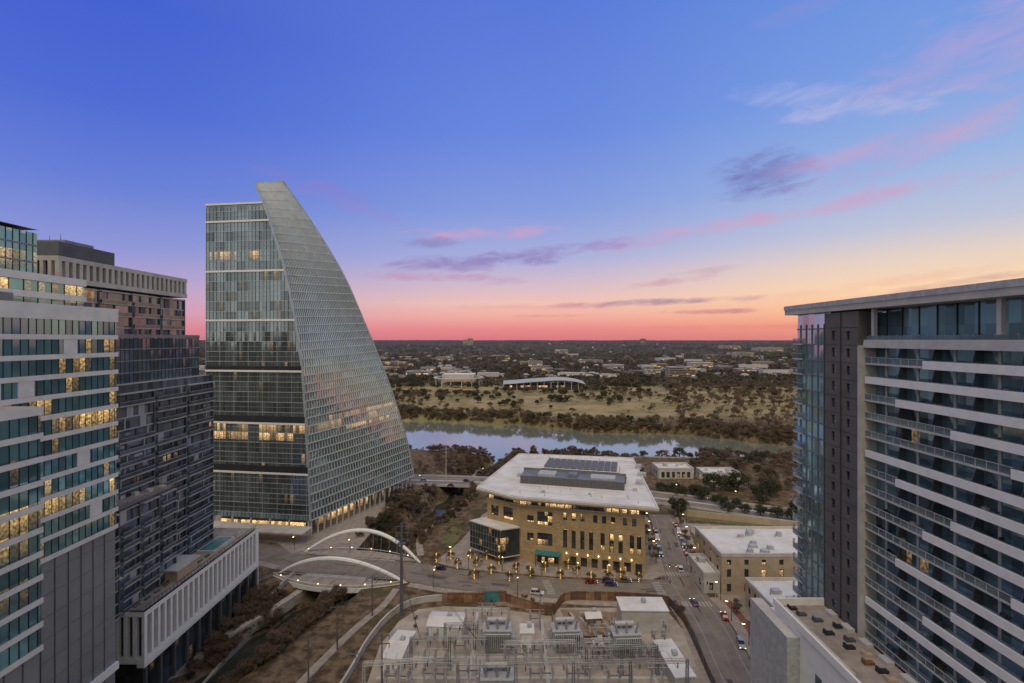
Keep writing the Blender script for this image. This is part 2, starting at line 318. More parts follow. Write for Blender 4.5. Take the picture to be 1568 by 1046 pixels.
b=B(); ribbon(b,[(-100,100),(-101,125),(-98,150),(-91,166),(-84,182),(-80,197)],2.6,lambda x,y:-2.2,LIME,skirt=4); b.make('creek_retaining_wall')
b=B(); ribbon(b,[(-62,100),(-60,125),(-56,143),(-51,160),(-46,172),(-44,184)],2.6,lambda x,y:.18,PAVE,skirt=5); b.make('footpath')
b=B(); ribbon(b,[(-50,100),(-46,134),(-45,150),(-42,164),(-36,173),(-24,176),(-8,175)],.5,2.2,OFFW,skirt=2.6); b.make('substation_perimeter_wall')
b=B(); ribbon(b,[(-40,212),(-44,235),(-36,262),(-22,300),(-14,312)],3,lambda x,y:max(hz(x,y),-3)+.25,PAVE,skirt=1.5); b.make('footpath')
b=B(); ribbon(b,[(-18,335),(-30,355),(-20,380),(20,392),(90,392),(180,384)],3.5,lambda x,y:hz(x,y)+.3,PAVE,skirt=.6); b.make('footpath')
b=B(); ribbon(b,[(-94,128),(-92,150),(-90,172),(-88,196)],1.0,lambda x,y:hz(x,y)+1.3,CONC,skirt=2.2); b.make('embankment_kerb_wall')
# railway siding on the terrace between the creek and the footpath
rail=[(-74,100),(-71,125),(-68,143),(-64,158),(-58,172),(-52,183)]
b=B(); ribbon(b,rail,4.2,-1.2,DIRT,skirt=5)
for o_ in (-.75,.75): ribbon(b,rail,.14,-.92,GMET,off=o_,skirt=.16)
P=resamp(rail,1.1)
for i in range(1,len(P)-1):
    d=(P[i+1]-P[i-1]).normalized(); n_=Vector((-d.y,d.x)); b.bar((*(P[i]-n_*1.3),-1.13),(*(P[i]+n_*1.3),-1.13),.26,.12,BARK)
b.make('railway_track')
# ------------------------------------------------ sail tower
outl=[(277,433),(300,449),(345,480),(380,502),(410,520),(440,535),(480,552),(520,569),(540,577),(570,589),(600,600),(640,613),(670,622),(700,629),(728,634),(760,637)]
edge=[(280,390),(307,402),(335,412),(400,433),(445,443),(490,452),(570,463),(650,468),(720,472),(815,476),(840,477)]
def Bz(z):
    s=z/176; Y=309-62*max(s,0)**2.2; v=520+(H-z)*F/Y; x=np.interp(v,[o[0] for o in outl],[o[1] for o in outl]); return Vector(((x-784)/F*Y,Y,z))
def Az(z):
    X=-97.0
    for _ in range(6):
        Y=232-(X+96.6)*8/55.2; v=520+(H-z)*F/Y; x=np.interp(v,[o[0] for o in edge],[o[1] for o in edge]); X=(x-784)/F*Y
    return Vector((X,Y,z))
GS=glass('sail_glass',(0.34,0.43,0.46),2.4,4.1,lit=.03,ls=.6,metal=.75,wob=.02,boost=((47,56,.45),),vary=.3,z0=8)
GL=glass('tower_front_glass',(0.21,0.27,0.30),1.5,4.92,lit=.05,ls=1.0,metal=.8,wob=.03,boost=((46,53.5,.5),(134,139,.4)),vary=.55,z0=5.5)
LOB=glass('lobby_glass',(0.2,0.2,0.18),2,4,lit=.5,ls=1.4,metal=.3)
FIN=pmat('aluminium_fins',(0.40,0.45,0.46),.4,.4,var=.12)
FIN2=pmat('slim_mullions',(0.13,0.155,0.16),.4,.4,var=.12)
MESHW=pmat('sail_sunshade',(0.56,0.61,0.61),.45,.3,var=.12)
TX=empty('sail_shaped_glass_tower')
b=B(); FLz=lambda z:Vector((-151.8,240,z)); BLz=lambda z:Vector((-142,Bz(z).y,z))
zz=list(np.arange(8,162.1,5.5)); zz[-1]=162
for z0,z1 in zip(zz[:-1],zz[1:]):
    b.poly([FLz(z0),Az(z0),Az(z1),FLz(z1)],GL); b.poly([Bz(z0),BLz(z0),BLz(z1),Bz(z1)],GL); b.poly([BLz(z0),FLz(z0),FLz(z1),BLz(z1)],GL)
b.poly([FLz(160.5),Az(160.5),Bz(160.5),BLz(160.5)],CONC); b.poly([FLz(8),Az(8),Bz(8),BLz(8)],OFFW)
b.make('glass_body',TX)
def SP(u,v):
    zA=8+v*163.2; zB=8+v*168; a=Az(zA); c=Bz(zB); return a.lerp(c,u)
b=B(); nv=40
for j in range(nv):
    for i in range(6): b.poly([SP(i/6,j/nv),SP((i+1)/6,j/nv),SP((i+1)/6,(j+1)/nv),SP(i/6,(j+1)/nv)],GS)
b.make('sail_curtain_wall',TX)
b=B(); out=Vector((.93,-.30,.22)).normalized()
nu=40
for j in range(nv+1):
    b.bar(SP(0,j/nv)+out*.25,SP(1,j/nv)+out*.25,.45,.40,MESHW)
for j in range(nv):
    for i in range(nu+1):
        u=(i+(.5 if j%2 else 0))/nu
        if u<=1: b.bar(SP(u,j/nv)+out*.25,SP(u,(j+1)/nv)+out*.25,.26,.34,MESHW)
for j in range(nv):
    for u in (0,1): b.bar(SP(u,j/nv)+out*.1,SP(u,(j+1)/nv)+out*.1,.8,.8,FIN)
b.bar(SP(0,1),SP(1,1),.7,.7,FIN)
b.make('sail_sunshade_grid',TX)
b=B(); off=Vector((-.143,-.99,0))
belts=[30.1,54.2,79.6,104.4,128.5,153,161.6]
for z in np.arange(10.4,161,4.92/2):
    b.bar(FLz(z)+off*.12,Az(z)+off*.12,.2,.12 if round((z-10.4)/2.46)%2 else .28,FIN)
for z in belts: b.bar(FLz(z)+off*.3,Az(z)+off*.3,.8,.9,WPAINT)
X=-151.8; k=0
while X<-98:
    ztop=162
    for z in np.arange(160,8,-2):
        if Az(z).x>X: ztop=z; break
    Y=232-(X+96.6)*8/55.2; p=Vector((X,Y,8))+off*.12; wd=.09 if k%4==0 else .05
    b.box(p.x-wd,p.y-.1,8,p.x+wd,p.y+.1,ztop,FIN if k%4==0 else FIN2); X+=1.9; k+=1
for z in (32.2,56.3,81.2): b.bar(FLz(z)+off*.35,Az(z)+off*.35,.4,3.0 if z<80 else 1.8,DMET)
b.make('front_belts_and_fins',TX)
b=B()
for i in range(20):
    u=(i+.4)/20; P=SP(u,0); b.tube((P.x-.9,P.y,0),(P.x-.9,P.y,8),.5,.5,OFFW,8)
for i in range(6):
    X=-148+i*10; b.tube((X,232.8-(X+96.6)*.145,0),(X,232.8-(X+96.6)*.145,8),.5,.5,OFFW,8)
b.prism([(-148,246),(-103,240),(-74,300),(-138,305)],0,7.98,LOB,CONC); b.prism([(-152,229),(-96,221.5),(-95,230),(-152,238.5)],5.4,5.9,OFFW)
b.make('lobby_and_columns',TX)
# ------------------------------------------------ banded block
def banded(b,x0,y0,x1,y1,z0,z1,fh,bh,proud,mg,mb,faces='ES',mull=3.0,mw=.12,mm=None,roof=None):
    b.box(x0,y0,z0,x1,y1,z1,mg,roof or CONC)
    n=int(round((z1-z0)/fh))
    for k in range(n+1):
        z=z0+k*fh; t=min(z+bh/2,z1+.9) if k<n else z1+.9; b.box(x0,y0-proud,max(z-bh/2,z0-.5),x1+proud,y1+proud,t,mb,roof or CONC)
    mm=mm or DMET
    if mull:
        if 'E' in faces:
            y=y0+mull
            while y<y1: b.box(x1,y-mw/2,z0,x1+.1,y+mw/2,z1,mm); y+=mull
        x=x0+mull
        while x<x1: b.box(x-mw/2,y0-.1,z0,x+mw/2,y0,z1,mm); x+=mull
G1=glass('office_glass_gold',(0.15,0.32,0.38),1.5,3.9,lit=.17,ls=.8,litcol=(1.0,.58,.17),metal=.6,z0=52.6,wob=.05,vary=.6)
GPAN=pmat('grey_garage_cladding',(0.26,0.28,0.29),.45,.3,var=.12,scale=.1)
b=B()
banded(b,-150,30,-90,110,52.6,101,3.9,.95,.25,G1,WHITE,mull=1.5,mw=.08)
banded(b,-150,30,-78,80,44,83,3.9,.95,.25,G1,WHITE,mull=1.5,mw=.08)
banded(b,-150,60,-110,112,101,119.5,3.9,.35,.12,G1,GMET,mull=1.5)
banded(b,-150,60,-100,113,100.8,108,3.6,1.3,.3,G1,WHITE,mull=3.0)
for k in range(12):
    for y in np.arange(82,109,3.0):
        if random.random()<.06: z=52.6+k*3.9; b.box(-90.02,y,z+.5,-89.86,y+3,z+3.4,WHITE)
b.box(-150,30,0,-90.3,110,52,GPAN); b.box(-150,30,0,-78.3,80,43.4,GPAN)
for y in np.arange(81,110,2.9): b.box(-90.3,y-.06,0,-90.12,y+.06,51.9,GMET)
for z in np.arange(24,50,4.3): b.box(-90.3,80,z-.04,-90.2,110,z+.04,GMET)
for y in np.arange(31,80,2.9): b.box(-78.3,y-.06,0,-78.12,y+.06,43.3,GMET)
b.box(-150,80,20,-89.7,110.4,21.6,WPAINT)
for x,y,w,d,h_ in ((-120,75,8,10,3),(-104,90,5,6,2.4)): b.box(x,y,101.9,x+w,y+d,101.9+h_,GMET)
b.make('glass_office_tower')
G2=glass('apartment_glass',(0.15,0.19,0.24),1.6,3.3,lit=.08,ls=.7,metal=.5,wob=.06,vary=.75)
G2B=glass('apartment_blue_glass',(0.16,0.22,0.28),1.6,3.4,lit=.04,ls=.6,metal=.6,wob=.05,vary=.5)
SLAB=pmat('slab_edge',(0.35,0.36,0.37),.7,var=.15); DGREY=pmat('dark_cladding',(0.095,0.10,0.112),.6,.2,var=.2)
def balc(b,x1,y0,y1,z0,z1,fh=3.3,proud=1.2,x0=-150,gaps=True):
    b.box(x0,y0,z0,x1,y1,z1,G2,CONC); n=int((z1-z0)/fh); nb=4
    for k in range(n+1):
        z=z0+k*fh; b.box(x0,y0-.3,z-.17,x1+.3,y1+.3,z+.17,SLAB,CONC)
        for q in range(nb):
            ya=y0+(y1-y0)*q/nb+.6; yb=y0+(y1-y0)*(q+1)/nb-.6
            if random.random()<.2: continue
            b.box(x1+.3,ya,z-.168,x1+proud,yb,z+.168,SLAB)
            if k<n:
                b.box(x1+proud-.1,ya,z+.17,x1+proud-.05,yb,z+1.15,RAILO); b.box(x1+proud-.12,ya,z+1.15,x1+proud-.03,yb,z+1.23,GALV)
        if k<n:
            y=y0+1
            while y<y1-2:
                w=random.choice([.4,.4,2.2]); b.box(x1,y,z+.17,x1+(.25 if w<1 else .28),y+w,z+fh-.17,DGREY if random.random()<.65 else SLAB); y+=random.choice([4.2,5.6,6.4])
    for q in range(nb+1):
        y=y0+(y1-y0)*q/nb; b.box(x1,y-.2,z0,x1+.5,y+.2,z1,DGREY)
b=B()
balc(b,-115.5,123,170,95,109,3.4,.8)
b.box(-150,122,109.6,-114.5,170.5,110.9,OFFW,CONC); b.box(-150,122,115.0,-114.5,170.5,116.2,OFFW,CONC); b.box(-150,124,110.9,-117,169,115.0,DMET)
y=122.0
while y<170.5: b.box(-115.4,y,110.9,-114.52,y+1.0,115.0,OFFW); y+=2.05
x=-150.0
while x<-115: b.box(x,122.02,110.9,x+.9,122.8,115.0,OFFW); x+=2.05
b.box(-140,128,116.2,-120,146,121,DGREY); b.box(-138,132,121,-122,141,122.2,GMET); 
for x,y in ((-135,133),(-131,137),(-126,135)): b.tube((x,y,122.2),(x,y,124.5),.12,.05,GMET,5)
banded(b,-150,115,-110,170,82,95.6,3.4,.3,.12,G2B,GMET,mull=1.6)
balc(b,-106.2,115,171,24,82.5); balc(b,-101.2,117,145,24,51,3.3,1.2)
b.box(-118,119,51.3,-100.5,144,51.6,PAVE)
for i in range(7): b.box(-112+i*1.6,122+i*3,51.6,-110.8+i*1.6,123.5+i*3,52.5,OFFW)
for Y in np.arange(119,145,.25): b.box(-100.2,Y,51.2,-100.15,Y+.04,52.6,GMET)
b.make('residential_tower')
b=B(); PG=glass('podium_glass',(0.035,0.04,0.045),1.2,3.6,lit=.04,metal=.3,ls=.6)
rects=[]
for s in np.arange(1.0,54,2.35): rects.append((s,s+1.55,12.4,23.2))
b.wall((-95,125),(-95,181),11,24.5,rects,1.2,WPAINT,PG)
b.wall((-150,125),(-95,125),11,24.5,[(s,s+1.55,12.4,23.2) for s in np.arange(1.0,53,2.35)],1.2,WPAINT,PG)
b.box(-150,181,0,-95,181.3,24.5,WHITE); b.box(-150,126.3,24.0,-96.3,181,24.4,PAVE); b.box(-150,126,0,-96,180.8,11,PG); b.box(-97,125.01,10,-95.01,181,10.99,WHITE)
for y in np.arange(126,181,5.4): b.box(-96,y-.35,0,-95.2,y+.35,10,DGREY)
b.box(-104.5,160,24.4,-98.5,172,25.0,OFFW); b.box(-104,160.5,25.0,-99,171.5,25.05,pmat('pool_water',(0.06,0.20,0.22),.1))
b.box(-104,141,24.4,-97.6,150,27.5,BEIGE,OFFW); b.box(-105,140.2,27.5,-97,150.8,27.9,OFFW)
for i in range(14):
    Y=127+i*3.7; b.box(-99.5,Y,24.4,-98.9,Y+1.8,24.8,random.choice([OFFW,DGREY,RUST]))
for Y in np.arange(126,181,1.5): b.box(-95.5,Y,24.5,-95.42,Y+.06,25.7,DMET)
b.box(-95.5,126,25.7,-95.4,181,25.8,DMET)
b.make('hotel_podium_building')
# ------------------------------------------------ right tower
G3=glass('condo_glass',(0.20,0.31,0.38),1.5,3.1,lit=.045,ls=.9,metal=.6,wob=.06,vary=.65,z0=1)
G3B=glass('condo_corner_glass',(0.34,0.54,0.63),1.9,3.1,lit=.02,ls=.8,metal=.75,wob=.07,vary=.4,z0=1)
LC=pmat('balcony_concrete',(0.50,0.50,0.48),.8,var=.12,scale=.6)
RT=empty('condominium_tower')
b=B(); fh=3.1; z0=1.0; nf=30
b.box(62,26,0,92,82.4,94,G3,CONC); b.box(60.6,91.7,0,90,102.6,98,G3B,CONC)
b.box(63.2,26,94,90,91,100.2,G3,CONC)
starts=[82.0,75.5,66.0,70.5]
for k in range(nf+1):
    z=z0+k*fh
    b.box(60.07,26,z-.16,62,82.4,z+.16,LC)
    st=starts[(k*3)%4] if k%5 else 58.0
    if k==nf: st=82.28
    en=26
    b.box(59.82,en,z-.22,60.06,st,z+.95,WPAINT if k<nf else LC)
    if k==nf: continue
    b.box(60.08,en,z+.16,60.12,82.3,z+1.08,RAILG); b.box(60.0,st,z+1.08,60.14,82.3,z+1.15,GALV)
    y=82.2
    while y>st: b.box(60.02,y-.04,z+.16,60.075,y+.04,z+1.08,GALV); y-=1.5
    y=76.0
    while y>27:
        b.hexa([(60.2,y-.06,z+.16),(62,y-.06,z+.16),(62,y+.06,z+.16),(60.2,y+.06,z+.16),(61.1,y-.06,z+fh-.16),(62,y-.06,z+fh-.16),(62,y+.06,z+fh-.16),(61.1,y+.06,z+fh-.16)],RAILO if (k+int(y))%2 else DGREY)
        y-=6.2
    y=80.0
    while y>27: b.box(61.9,y-.2,z+.16,61.99,y+.2,z+fh-.16,LC if int(y)%3 else DGREY); y-=3.1
    for _ in range(7):
        y=random.uniform(28,80); c_=random.choice([DMET,TEAL,OFFW,RUST,LEAF,DGREY]); b.box(60.8,y,z+.16,61.4,y+.6,z+.16+random.uniform(.5,.9),c_); b.box(60.8,y+.5,z+.5,61.4,y+.62,z+1.1,c_)
b.make('balconies',RT)
b=B()
rc=[]
for k in range(nf+1):
    z=z0+k*fh; rc.append((2.0,3.1,z+.9,z+2.6)); rc.append((6.0,6.9,z+.9,z+2.5))
b.wall((59.4,91.9),(59.4,82.9),0,99.9,rc,.35,DCONC,G3B,DMET)
b.box(59.42,82.9,0,62,83.0,99.9,DCONC); b.box(59.4,91.8,0,62,91.9,99.9,DCONC); b.box(59.2,82.3,0,62,82.88,94,OFFW)
JT=pmat('joint',(0.04,0.04,0.04)); b.box(59.3,87.18,0,59.4,87.42,99.9,JT)
for k in range(nf+2): z=z0+k*fh; b.box(59.37,82.95,z-.03,59.4,87.15,z+.03,JT); b.box(59.37,87.45,z-.03,59.4,91.8,z+.03,JT)
b.make('concrete_pier',RT)
b=B()
for k in range(nf+2):
    z=z0+k*fh
    b.box(60.45,91.9,z-.12,60.6,102.6,z+.12,GMET)
    if k<nf+1:
        R=2.6; n=6; cx,cy=61.6,102.6; pts=[(60.2,100.2)]+[(cx-1.4*math.cos(a*math.pi/2/n),cy+R*math.sin(a*math.pi/2/n)) for a in range(n+1)]+[(75,105.2),(75,102.62),(60.7,102.62)]
        b.prism(pts,z-.14,z+.14,LC)
        for i in range(len(pts)-4):
            a,c_=pts[i],pts[i+1]; b.poly([(a[0],a[1],z+.14),(c_[0],c_[1],z+.14),(c_[0],c_[1],z+1.15),(a[0],a[1],z+1.15)],RAILG); b.bar((a[0],a[1],z+1.17),(c_[0],c_[1],z+1.17),.07,.07,GALV)
for y in np.arange(91.9,102.6,1.9): b.box(60.42,y-.07,0,60.6,y+.07,98,GMET)
b.make('corner_glazing',RT)
b=B(); b.box(59.0,20,100.2,96,104.6,101.9,OFFW,ROOFW); b.box(58.85,20,101.2,58.99,104.7,102.1,GALV)
b.box(59.8,26,93.6,63.3,82.35,94.5,LC)
for y in np.arange(27,91,3.2): b.box(63.1,y-.08,94,63.25,y+.08,100.2,DMET)
for y in np.arange(28,82,1.4): b.box(60.1,y-.03,94.5,60.16,y+.03,95.7,GALV)
b.box(60.08,27,94.5,60.12,82,95.6,RAILG)
for y in (40,60,81): b.box(60.4,y-.3,94.5,61,y+.3,100.2,LC)
b.box(60.62,91.9,98,90,102.5,100.2,G3B)
b.make('roof_and_penthouse',RT)
b=B(); b.box(50,68,0,59.2,92,44.6,WPAINT,PAVE); b.box(49.6,67.7,44.6,50.0,92,45.9,WPAINT); b.box(50,91.7,44.6,59.2,92,45.9,WPAINT); b.box(50,67.7,44.6,59.2,68,45.7,WPAINT)
b.box(51.5,92,0,59.2,98.5,40.5,WPAINT,ROOFW); b.box(47.8,84,0,50,97,43.2,GALV,OFFW)
for z in (30,34,38): 
    for y in (70,74,78): b.box(49.9,y,z,50.03,y+1.6,z+2,G3)
for i in range(12):
    y=69+i*1.9; x=random.uniform(51,57); c_=random.choice([RUST,DGREY,DMET,BEIGE]); b.box(x,y,44.6,x+1.6,y+.8,45.0,c_); b.box(x,y,45.0,x+.3,y+.8,45.4,c_)
for i in range(5): b.box(57.6,70+i*4.3,44.6,58.8,72+i*4.3,45.3,OFFW); 
b.box(50.4,72,44.6,51.2,90,45.2,OFFW)
b.make('podium_terrace_building')
# ------------------------------------------------ library
LB=empty('library_building')
LG=glass('library_window_glass',(0.06,0.065,0.07),1.3,2.5,lit=.2,ls=1.7,metal=.3,vary=.5)
LGD=glass('library_dark_glass',(0.05,0.06,0.06),1.3,2.8,lit=.14,ls=1.2,metal=.5)
CLE=glass('clerestory_glass',(0.10,0.08,0.06),1.6,3,lit=.33,ls=1.8,metal=.3)
A=[(-11,216.5),(3,207.5),(53.5,194.5),(62,267),(7,275)]
b=B()
row2=[(s,s+1.7,19.2,22.4) for s in (19,22.6,26.2,31.5,35.1,38.7,43.5,47.1)]
row3=[(s,s+1.7,7.6,15.6) for s in (19,22.6,26.2,29.8,34.5,38.1,41.7,46.2,49)]
row1=[(s,s+2.6,.5,4.4) for s in np.arange(22,49,4.4)]
big=[(8,14.5,16.2,22.0),(8,14.5,7.6,13.0),(3.6,6.4,17,20),(3.6,6.4,9,12.5),(8,17,.4,4.8)]
b.wall(A[1],A[2],0,24.3,row2+row3+row1+big,.7,STONE,LG,DMET)
b.wall(A[0],A[1],0,24.3,[(2,6,17,21.5),(8.5,13.5,16.5,22)],.7,STONE,LG,DMET)
b.wall(A[2],A[3],0,24.3,[(s,s+1.6,z,z+5.5) for s in np.arange(4,68,4.2) for z in (2,9.5,17)],.7,STONE,LG,DMET)
b.wall(A[3],A[4],0,24.3,[(s,s+2.6,z,z+5) for s in np.arange(4,50,5.2) for z in (2,9.5,17)],.7,STONE,LG,DMET)
b.wall(A[4],A[0],0,24.3,[(s,s+8,z,z+5.2) for s in np.arange(4,50,10.2) for z in (2,9.5,17)],.7,STONE,LG,DMET)
b.make('stone_walls',LB)
b=B()
def inset(P,k):
    c=Vector((sum(p[0] for p in P)/len(P),sum(p[1] for p in P)/len(P))); return [tuple(Vector(p)+(c-Vector(p)).normalized()*k) for p in P]
b.prism(inset(A,.8),24.3,27,CLE); 
b.prism(inset(A,-.25),23.9,24.3,OFFW)
P=inset(A,.3)
for i in range(5):
    a=Vector(P[i]);c_=Vector(P[(i+1)%5]); n=int((c_-a).length/3.2)
    for k in range(n+1): q=a.lerp(c_,k/n); b.box(q.x-.18,q.y-.18,24.3,q.x+.18,q.y+.18,27,DMET)
b.make('clerestory',LB)
b=B(); R=[(-16,217),(1,204.2),(57.8,190.2),(68,271),(4,281)]
SOF=pmat('timber_soffit',(0.30,0.20,0.11),.8)
b.prism(R,27,27.5,SOF,SOF,SOF); b.prism(inset(R,-.15),27.51,28.4,OFFW,ROOFW); 
IR=inset(R,.5)
for i in range(5):
    a=IR[i];c_=IR[(i+1)%5]; b.bar((a[0],a[1],28.65),(c_[0],c_[1],28.65),.5,.5,ROOFW)
th=math.atan2(-14,56.8); b.T=Matrix.Translation((1,204.2,0))@Matrix.Rotation(th,4,'Z')
PENT=pmat('penthouse_louvres',(0.12,0.12,0.125),.6,.2,var=.2,scale=.8)
b.box(-2,20,28.4,45,30,32.0,PENT,GMET); b.hexa([(-2.6,30.02,28.4),(45.6,30.02,28.4),(45.6,37,28.4),(-2.6,37,28.4),(-2.6,30.02,33.2),(45.6,30.02,33.2),(45.6,37,31.2),(-2.6,37,31.2)],GMET,ROOFW)
for i in range(24): b.box(-2+i*1.95,19.9,28.6,-1.9+i*1.95,19.99,31.9,GMET)
b.box(6,21.5,32,14,28,33,GALV); b.box(20,22,32,24,27,33.4,GMET); b.box(30,21.5,32,41,28,32.8,GALV)
b.box(4,42,28.4,42,60,30.2,PENT,ROOFW); b.box(0,38.5,28.4,46,41,29.6,OFFW,ROOFW)
for r in range(5):
    for q in range(11):
        x=5+q*3.3; y=43+r*3.4; b.hexa([(x,y,30.6),(x+3.05,y,30.6),(x+3.05,y+2.3,31.2),(x,y+2.3,31.2),(x,y,30.7),(x+3.05,y,30.7),(x+3.05,y+2.3,31.3),(x,y+2.3,31.3)],PVPANEL)
for x,y,w,d,h_ in ((50,30,3,4,1.6),(51,45,4,3,1.4),(50,58,3,3,2),(10,8,1.5,1.5,1),(30,10,1.2,1.2,.8),(-6,30,2,3,1.1),(48.5,20,2,2,1)): b.box(x,y,28.4,x+w,y+d,28.4+h_,GALV)
for i in range(18): x=random.uniform(-2,54); y=random.choice([random.uniform(4,16),random.uniform(64,72)]); b.tube((x,y,28.4),(x,y,29.3),.2,.2,GALV,6)
for y in (9,17,64,70): b.box(-8,y,28.4,55,y+.12,28.46,GALV)
b.T=None; b.make('roof',LB)
b=B(); BY=[(-18.5,214),(-5,203.5),(3.2,206.5),(-10,219)]
b.prism(BY,3.2,14.5,LGD,CONC); b.prism(inset(BY,-.3),14.5,15,OFFW,ROOFW); b.prism(inset(BY,-.3),2.8,3.2,OFFW)
a=Vector(BY[0]);c_=Vector(BY[1])
for k in range(12): q=a.lerp(c_,k/11); b.box(q.x-.1,q.y-.2,3.2,q.x+.1,q.y,14.5,GMET)
for z in (5.5,8.3,11.1): b.bar((a.x,a.y-.1,z),(c_.x,c_.y-.1,z),.2,.2,GMET)
for p_ in BY[:2]: b.tube((p_[0]+1,p_[1]+1,0),(p_[0]+1,p_[1]+1,3),.4,.4,OFFW,8)
d=(Vector(A[2])-Vector(A[1])).normalized(); o=Vector((d.y,-d.x)); q=Vector(A[1])
a=q+d*7.5; c_=q+d*18; b.prism([tuple(a),tuple(a+o*4),tuple(c_+o*4),tuple(c_)],5.2,5.7,TEAL)
for s in (8,12.5,17.5): w=q+d*s+o*3.7; b.tube((w.x,w.y,.1),(w.x,w.y,5.2),.12,.12,DMET,6)
for s in np.arange(20.5,50,4.4): w=q+d*s+o*.25; b.box(w.x-.15,w.y-.15,5.4,w.x+.15,w.y+.15,6.0,LAMP)
b.make('glass_bay_and_awning',LB)
# ------------------------------------------------ right low buildings
LBG=glass('shop_glass',(0.06,0.065,0.07),1.5,3,lit=.16,ls=1.2,metal=.35)
def lowb(name,x0,y0,x1,y1,h,mw,rows,step=4.5,ww=1.6,extra=True,roof=ROOFW):
    b=B(); rf=lambda Ln:[(s,s+ww,z,z+hh) for s in np.arange(2,Ln-2.5,step) for z,hh in rows]
    b.wall((x0,y0),(x1,y0),0,h,rf(x1-x0),.35,mw,LBG,DMET); b.wall((x0,y1),(x0,y0),0,h,rf(y1-y0),.35,mw,LBG,DMET)
    b.wall((x1,y0),(x1,y1),0,h,rf(y1-y0),.35,mw,LBG,DMET); b.wall((x1,y1),(x0,y1),0,h,[],.35,mw,LBG)
    b.box(x0+.4,y0+.4,h-.9,x1-.4,y1-.4,h-.6,roof); b.box(x0+.02,y0+.02,h-.95,x1-.02,y1-.02,h-.91,roof)
    for q in ((x0-.15,y0-.15,x1+.15,y0+.45),(x0-.15,y1-.45,x1+.15,y1+.15),(x0-.15,y0+.45,x0+.45,y1-.45),(x1-.45,y0+.45,x1+.15,y1-.45)): b.box(q[0],q[1],h-.9,q[2],q[3],h+.35,OFFW)
    if extra:
        for i in range(max(2,int((x1-x0)*(y1-y0)/90))):
            w=random.uniform(1.2,2.8); x=random.uniform(x0+2,x1-4); y=random.uniform(y0+2,y1-4); b.box(x,y,h-.6,x+w,y+w*.8,h-.6+random.uniform(.8,1.8),GALV)
            b.tube((x-1,y,h-.6),(x-1,y,h+.3),.15,.15,GMET,6)
    b.make(name)
lowb('beige_stucco_building',78,180,122,206,15,BEIGE,[(1,3),(6.5,3),(11,2)],step=6.5)
lowb('stucco_annex_building',71.8,181,77.8,197,7.5,OFFW,[(1,3)])
lowb('white_roof_building',83,150,108,172,10,BEIGE,[(1,2.8),(5.8,2.2)],step=4)
lowb('office_annex_building',80,120,104,149,12,WHITE,[(1,2.8),(6,2.4)],step=4)
lowb('riverside_pavilion_building',100,330,124,345,7,OFFW,[(.6,4)],step=3.5,ww=2.2)
lowb('riverside_house_building',128,322,152,336,6,WHITE,[(.6,3.4)],step=3.5,ww=2.2)
b=B(); ribbon(b,[(88,262),(112,254),(150,240),(210,212)],.6,3.4,BEIGE,skirt=3.6); b.make('retaining_wall')
# ------------------------------------------------ bridge
BR=empty('butterfly_arch_bridge')
b=B(); b.prism([(-97,214.5),(-97,193.5),(-42,188.5),(-42,208)],-1.6,-.02,OFFW)
def arch(b,P0,P1,hh,lean,r0,r1):
    P0=Vector(P0);P1=Vector(P1); d=(P1-P0).normalized(); n=Vector((-d.y,d.x,0))*lean; prev=None; K=28
    for k in range(K+1):
        t=k/K; s=4*t*(1-t); p=P0.lerp(P1,t)+Vector((0,0,hh*s))+n*s; r=r0+(r1-r0)*s
        if prev: b.tube(prev[0],p,prev[1],r,WPAINT,8,cap=False)
        prev=(p,r)
        if 2<k<K-2 and k%2==0:
            q=P0.lerp(P1,t)+n*(s*.75)+Vector((0,0,-.3)); b.tube(p,q,.06,.06,GALV,4,cap=False)
arch(b,(-95,197.5,-.5),(-41,189.0,-.5),9.6,-4.0,.5,.9); arch(b,(-93,216.5,-.5),(-39,206,-.5),10.5,4.0,.5,.9)
def walk(b,P0,P1,bow):
    P0=Vector(P0);P1=Vector(P1); d=(P1-P0).normalized(); n=Vector((-d.y,d.x)); K=24; I=[];O=[]
    for k in range(K+1):
        t=k/K; s=4*t*(1-t); I.append(P0.lerp(P1,t)); O.append(P0.lerp(P1,t)+n*(bow*s+ (0.8 if bow>0 else -0.8)))
    for k in range(K):
        b.poly([(*I[k],.12),(*I[k+1],.12),(*O[k+1],.12),(*O[k],.12)],PAVE)
        b.bar((*O[k],-.75),(*O[k+1],-.75),.5,1.65,WPAINT); b.bar((*O[k],1.2),(*O[k+1],1.2),.14,.14,WPAINT); b.bar((*I[k],.9),(*I[k+1],.9),.15,.15,GALV)
        b.tube((*O[k],.1),(*O[k],1.2),.05,.05,GALV,4); b.tube((*I[k],0),(*I[k],.9),.06,.06,GALV,4); b.poly([(*I[k],-1.4),(*I[k+1],-1.4),(*O[k+1],-1.3),(*O[k],-1.3)],OFFW)
        if k%4==2: b.box(O[k].x-.15,O[k].y-.15,1.27,O[k].x+.15,O[k].y+.15,1.5,LAMP)
walk(b,(-96,195.5),(-42,189.2),-7); walk(b,(-96,214.5),(-41,206.5),6)
b.make('arches_and_deck',BR)
b=B()
for x,y in ((-81,200),(-53,197)): b.box(x-1,y-9,-9,x+1,y+9,-1.7,CONC)
b.make('piers',BR)
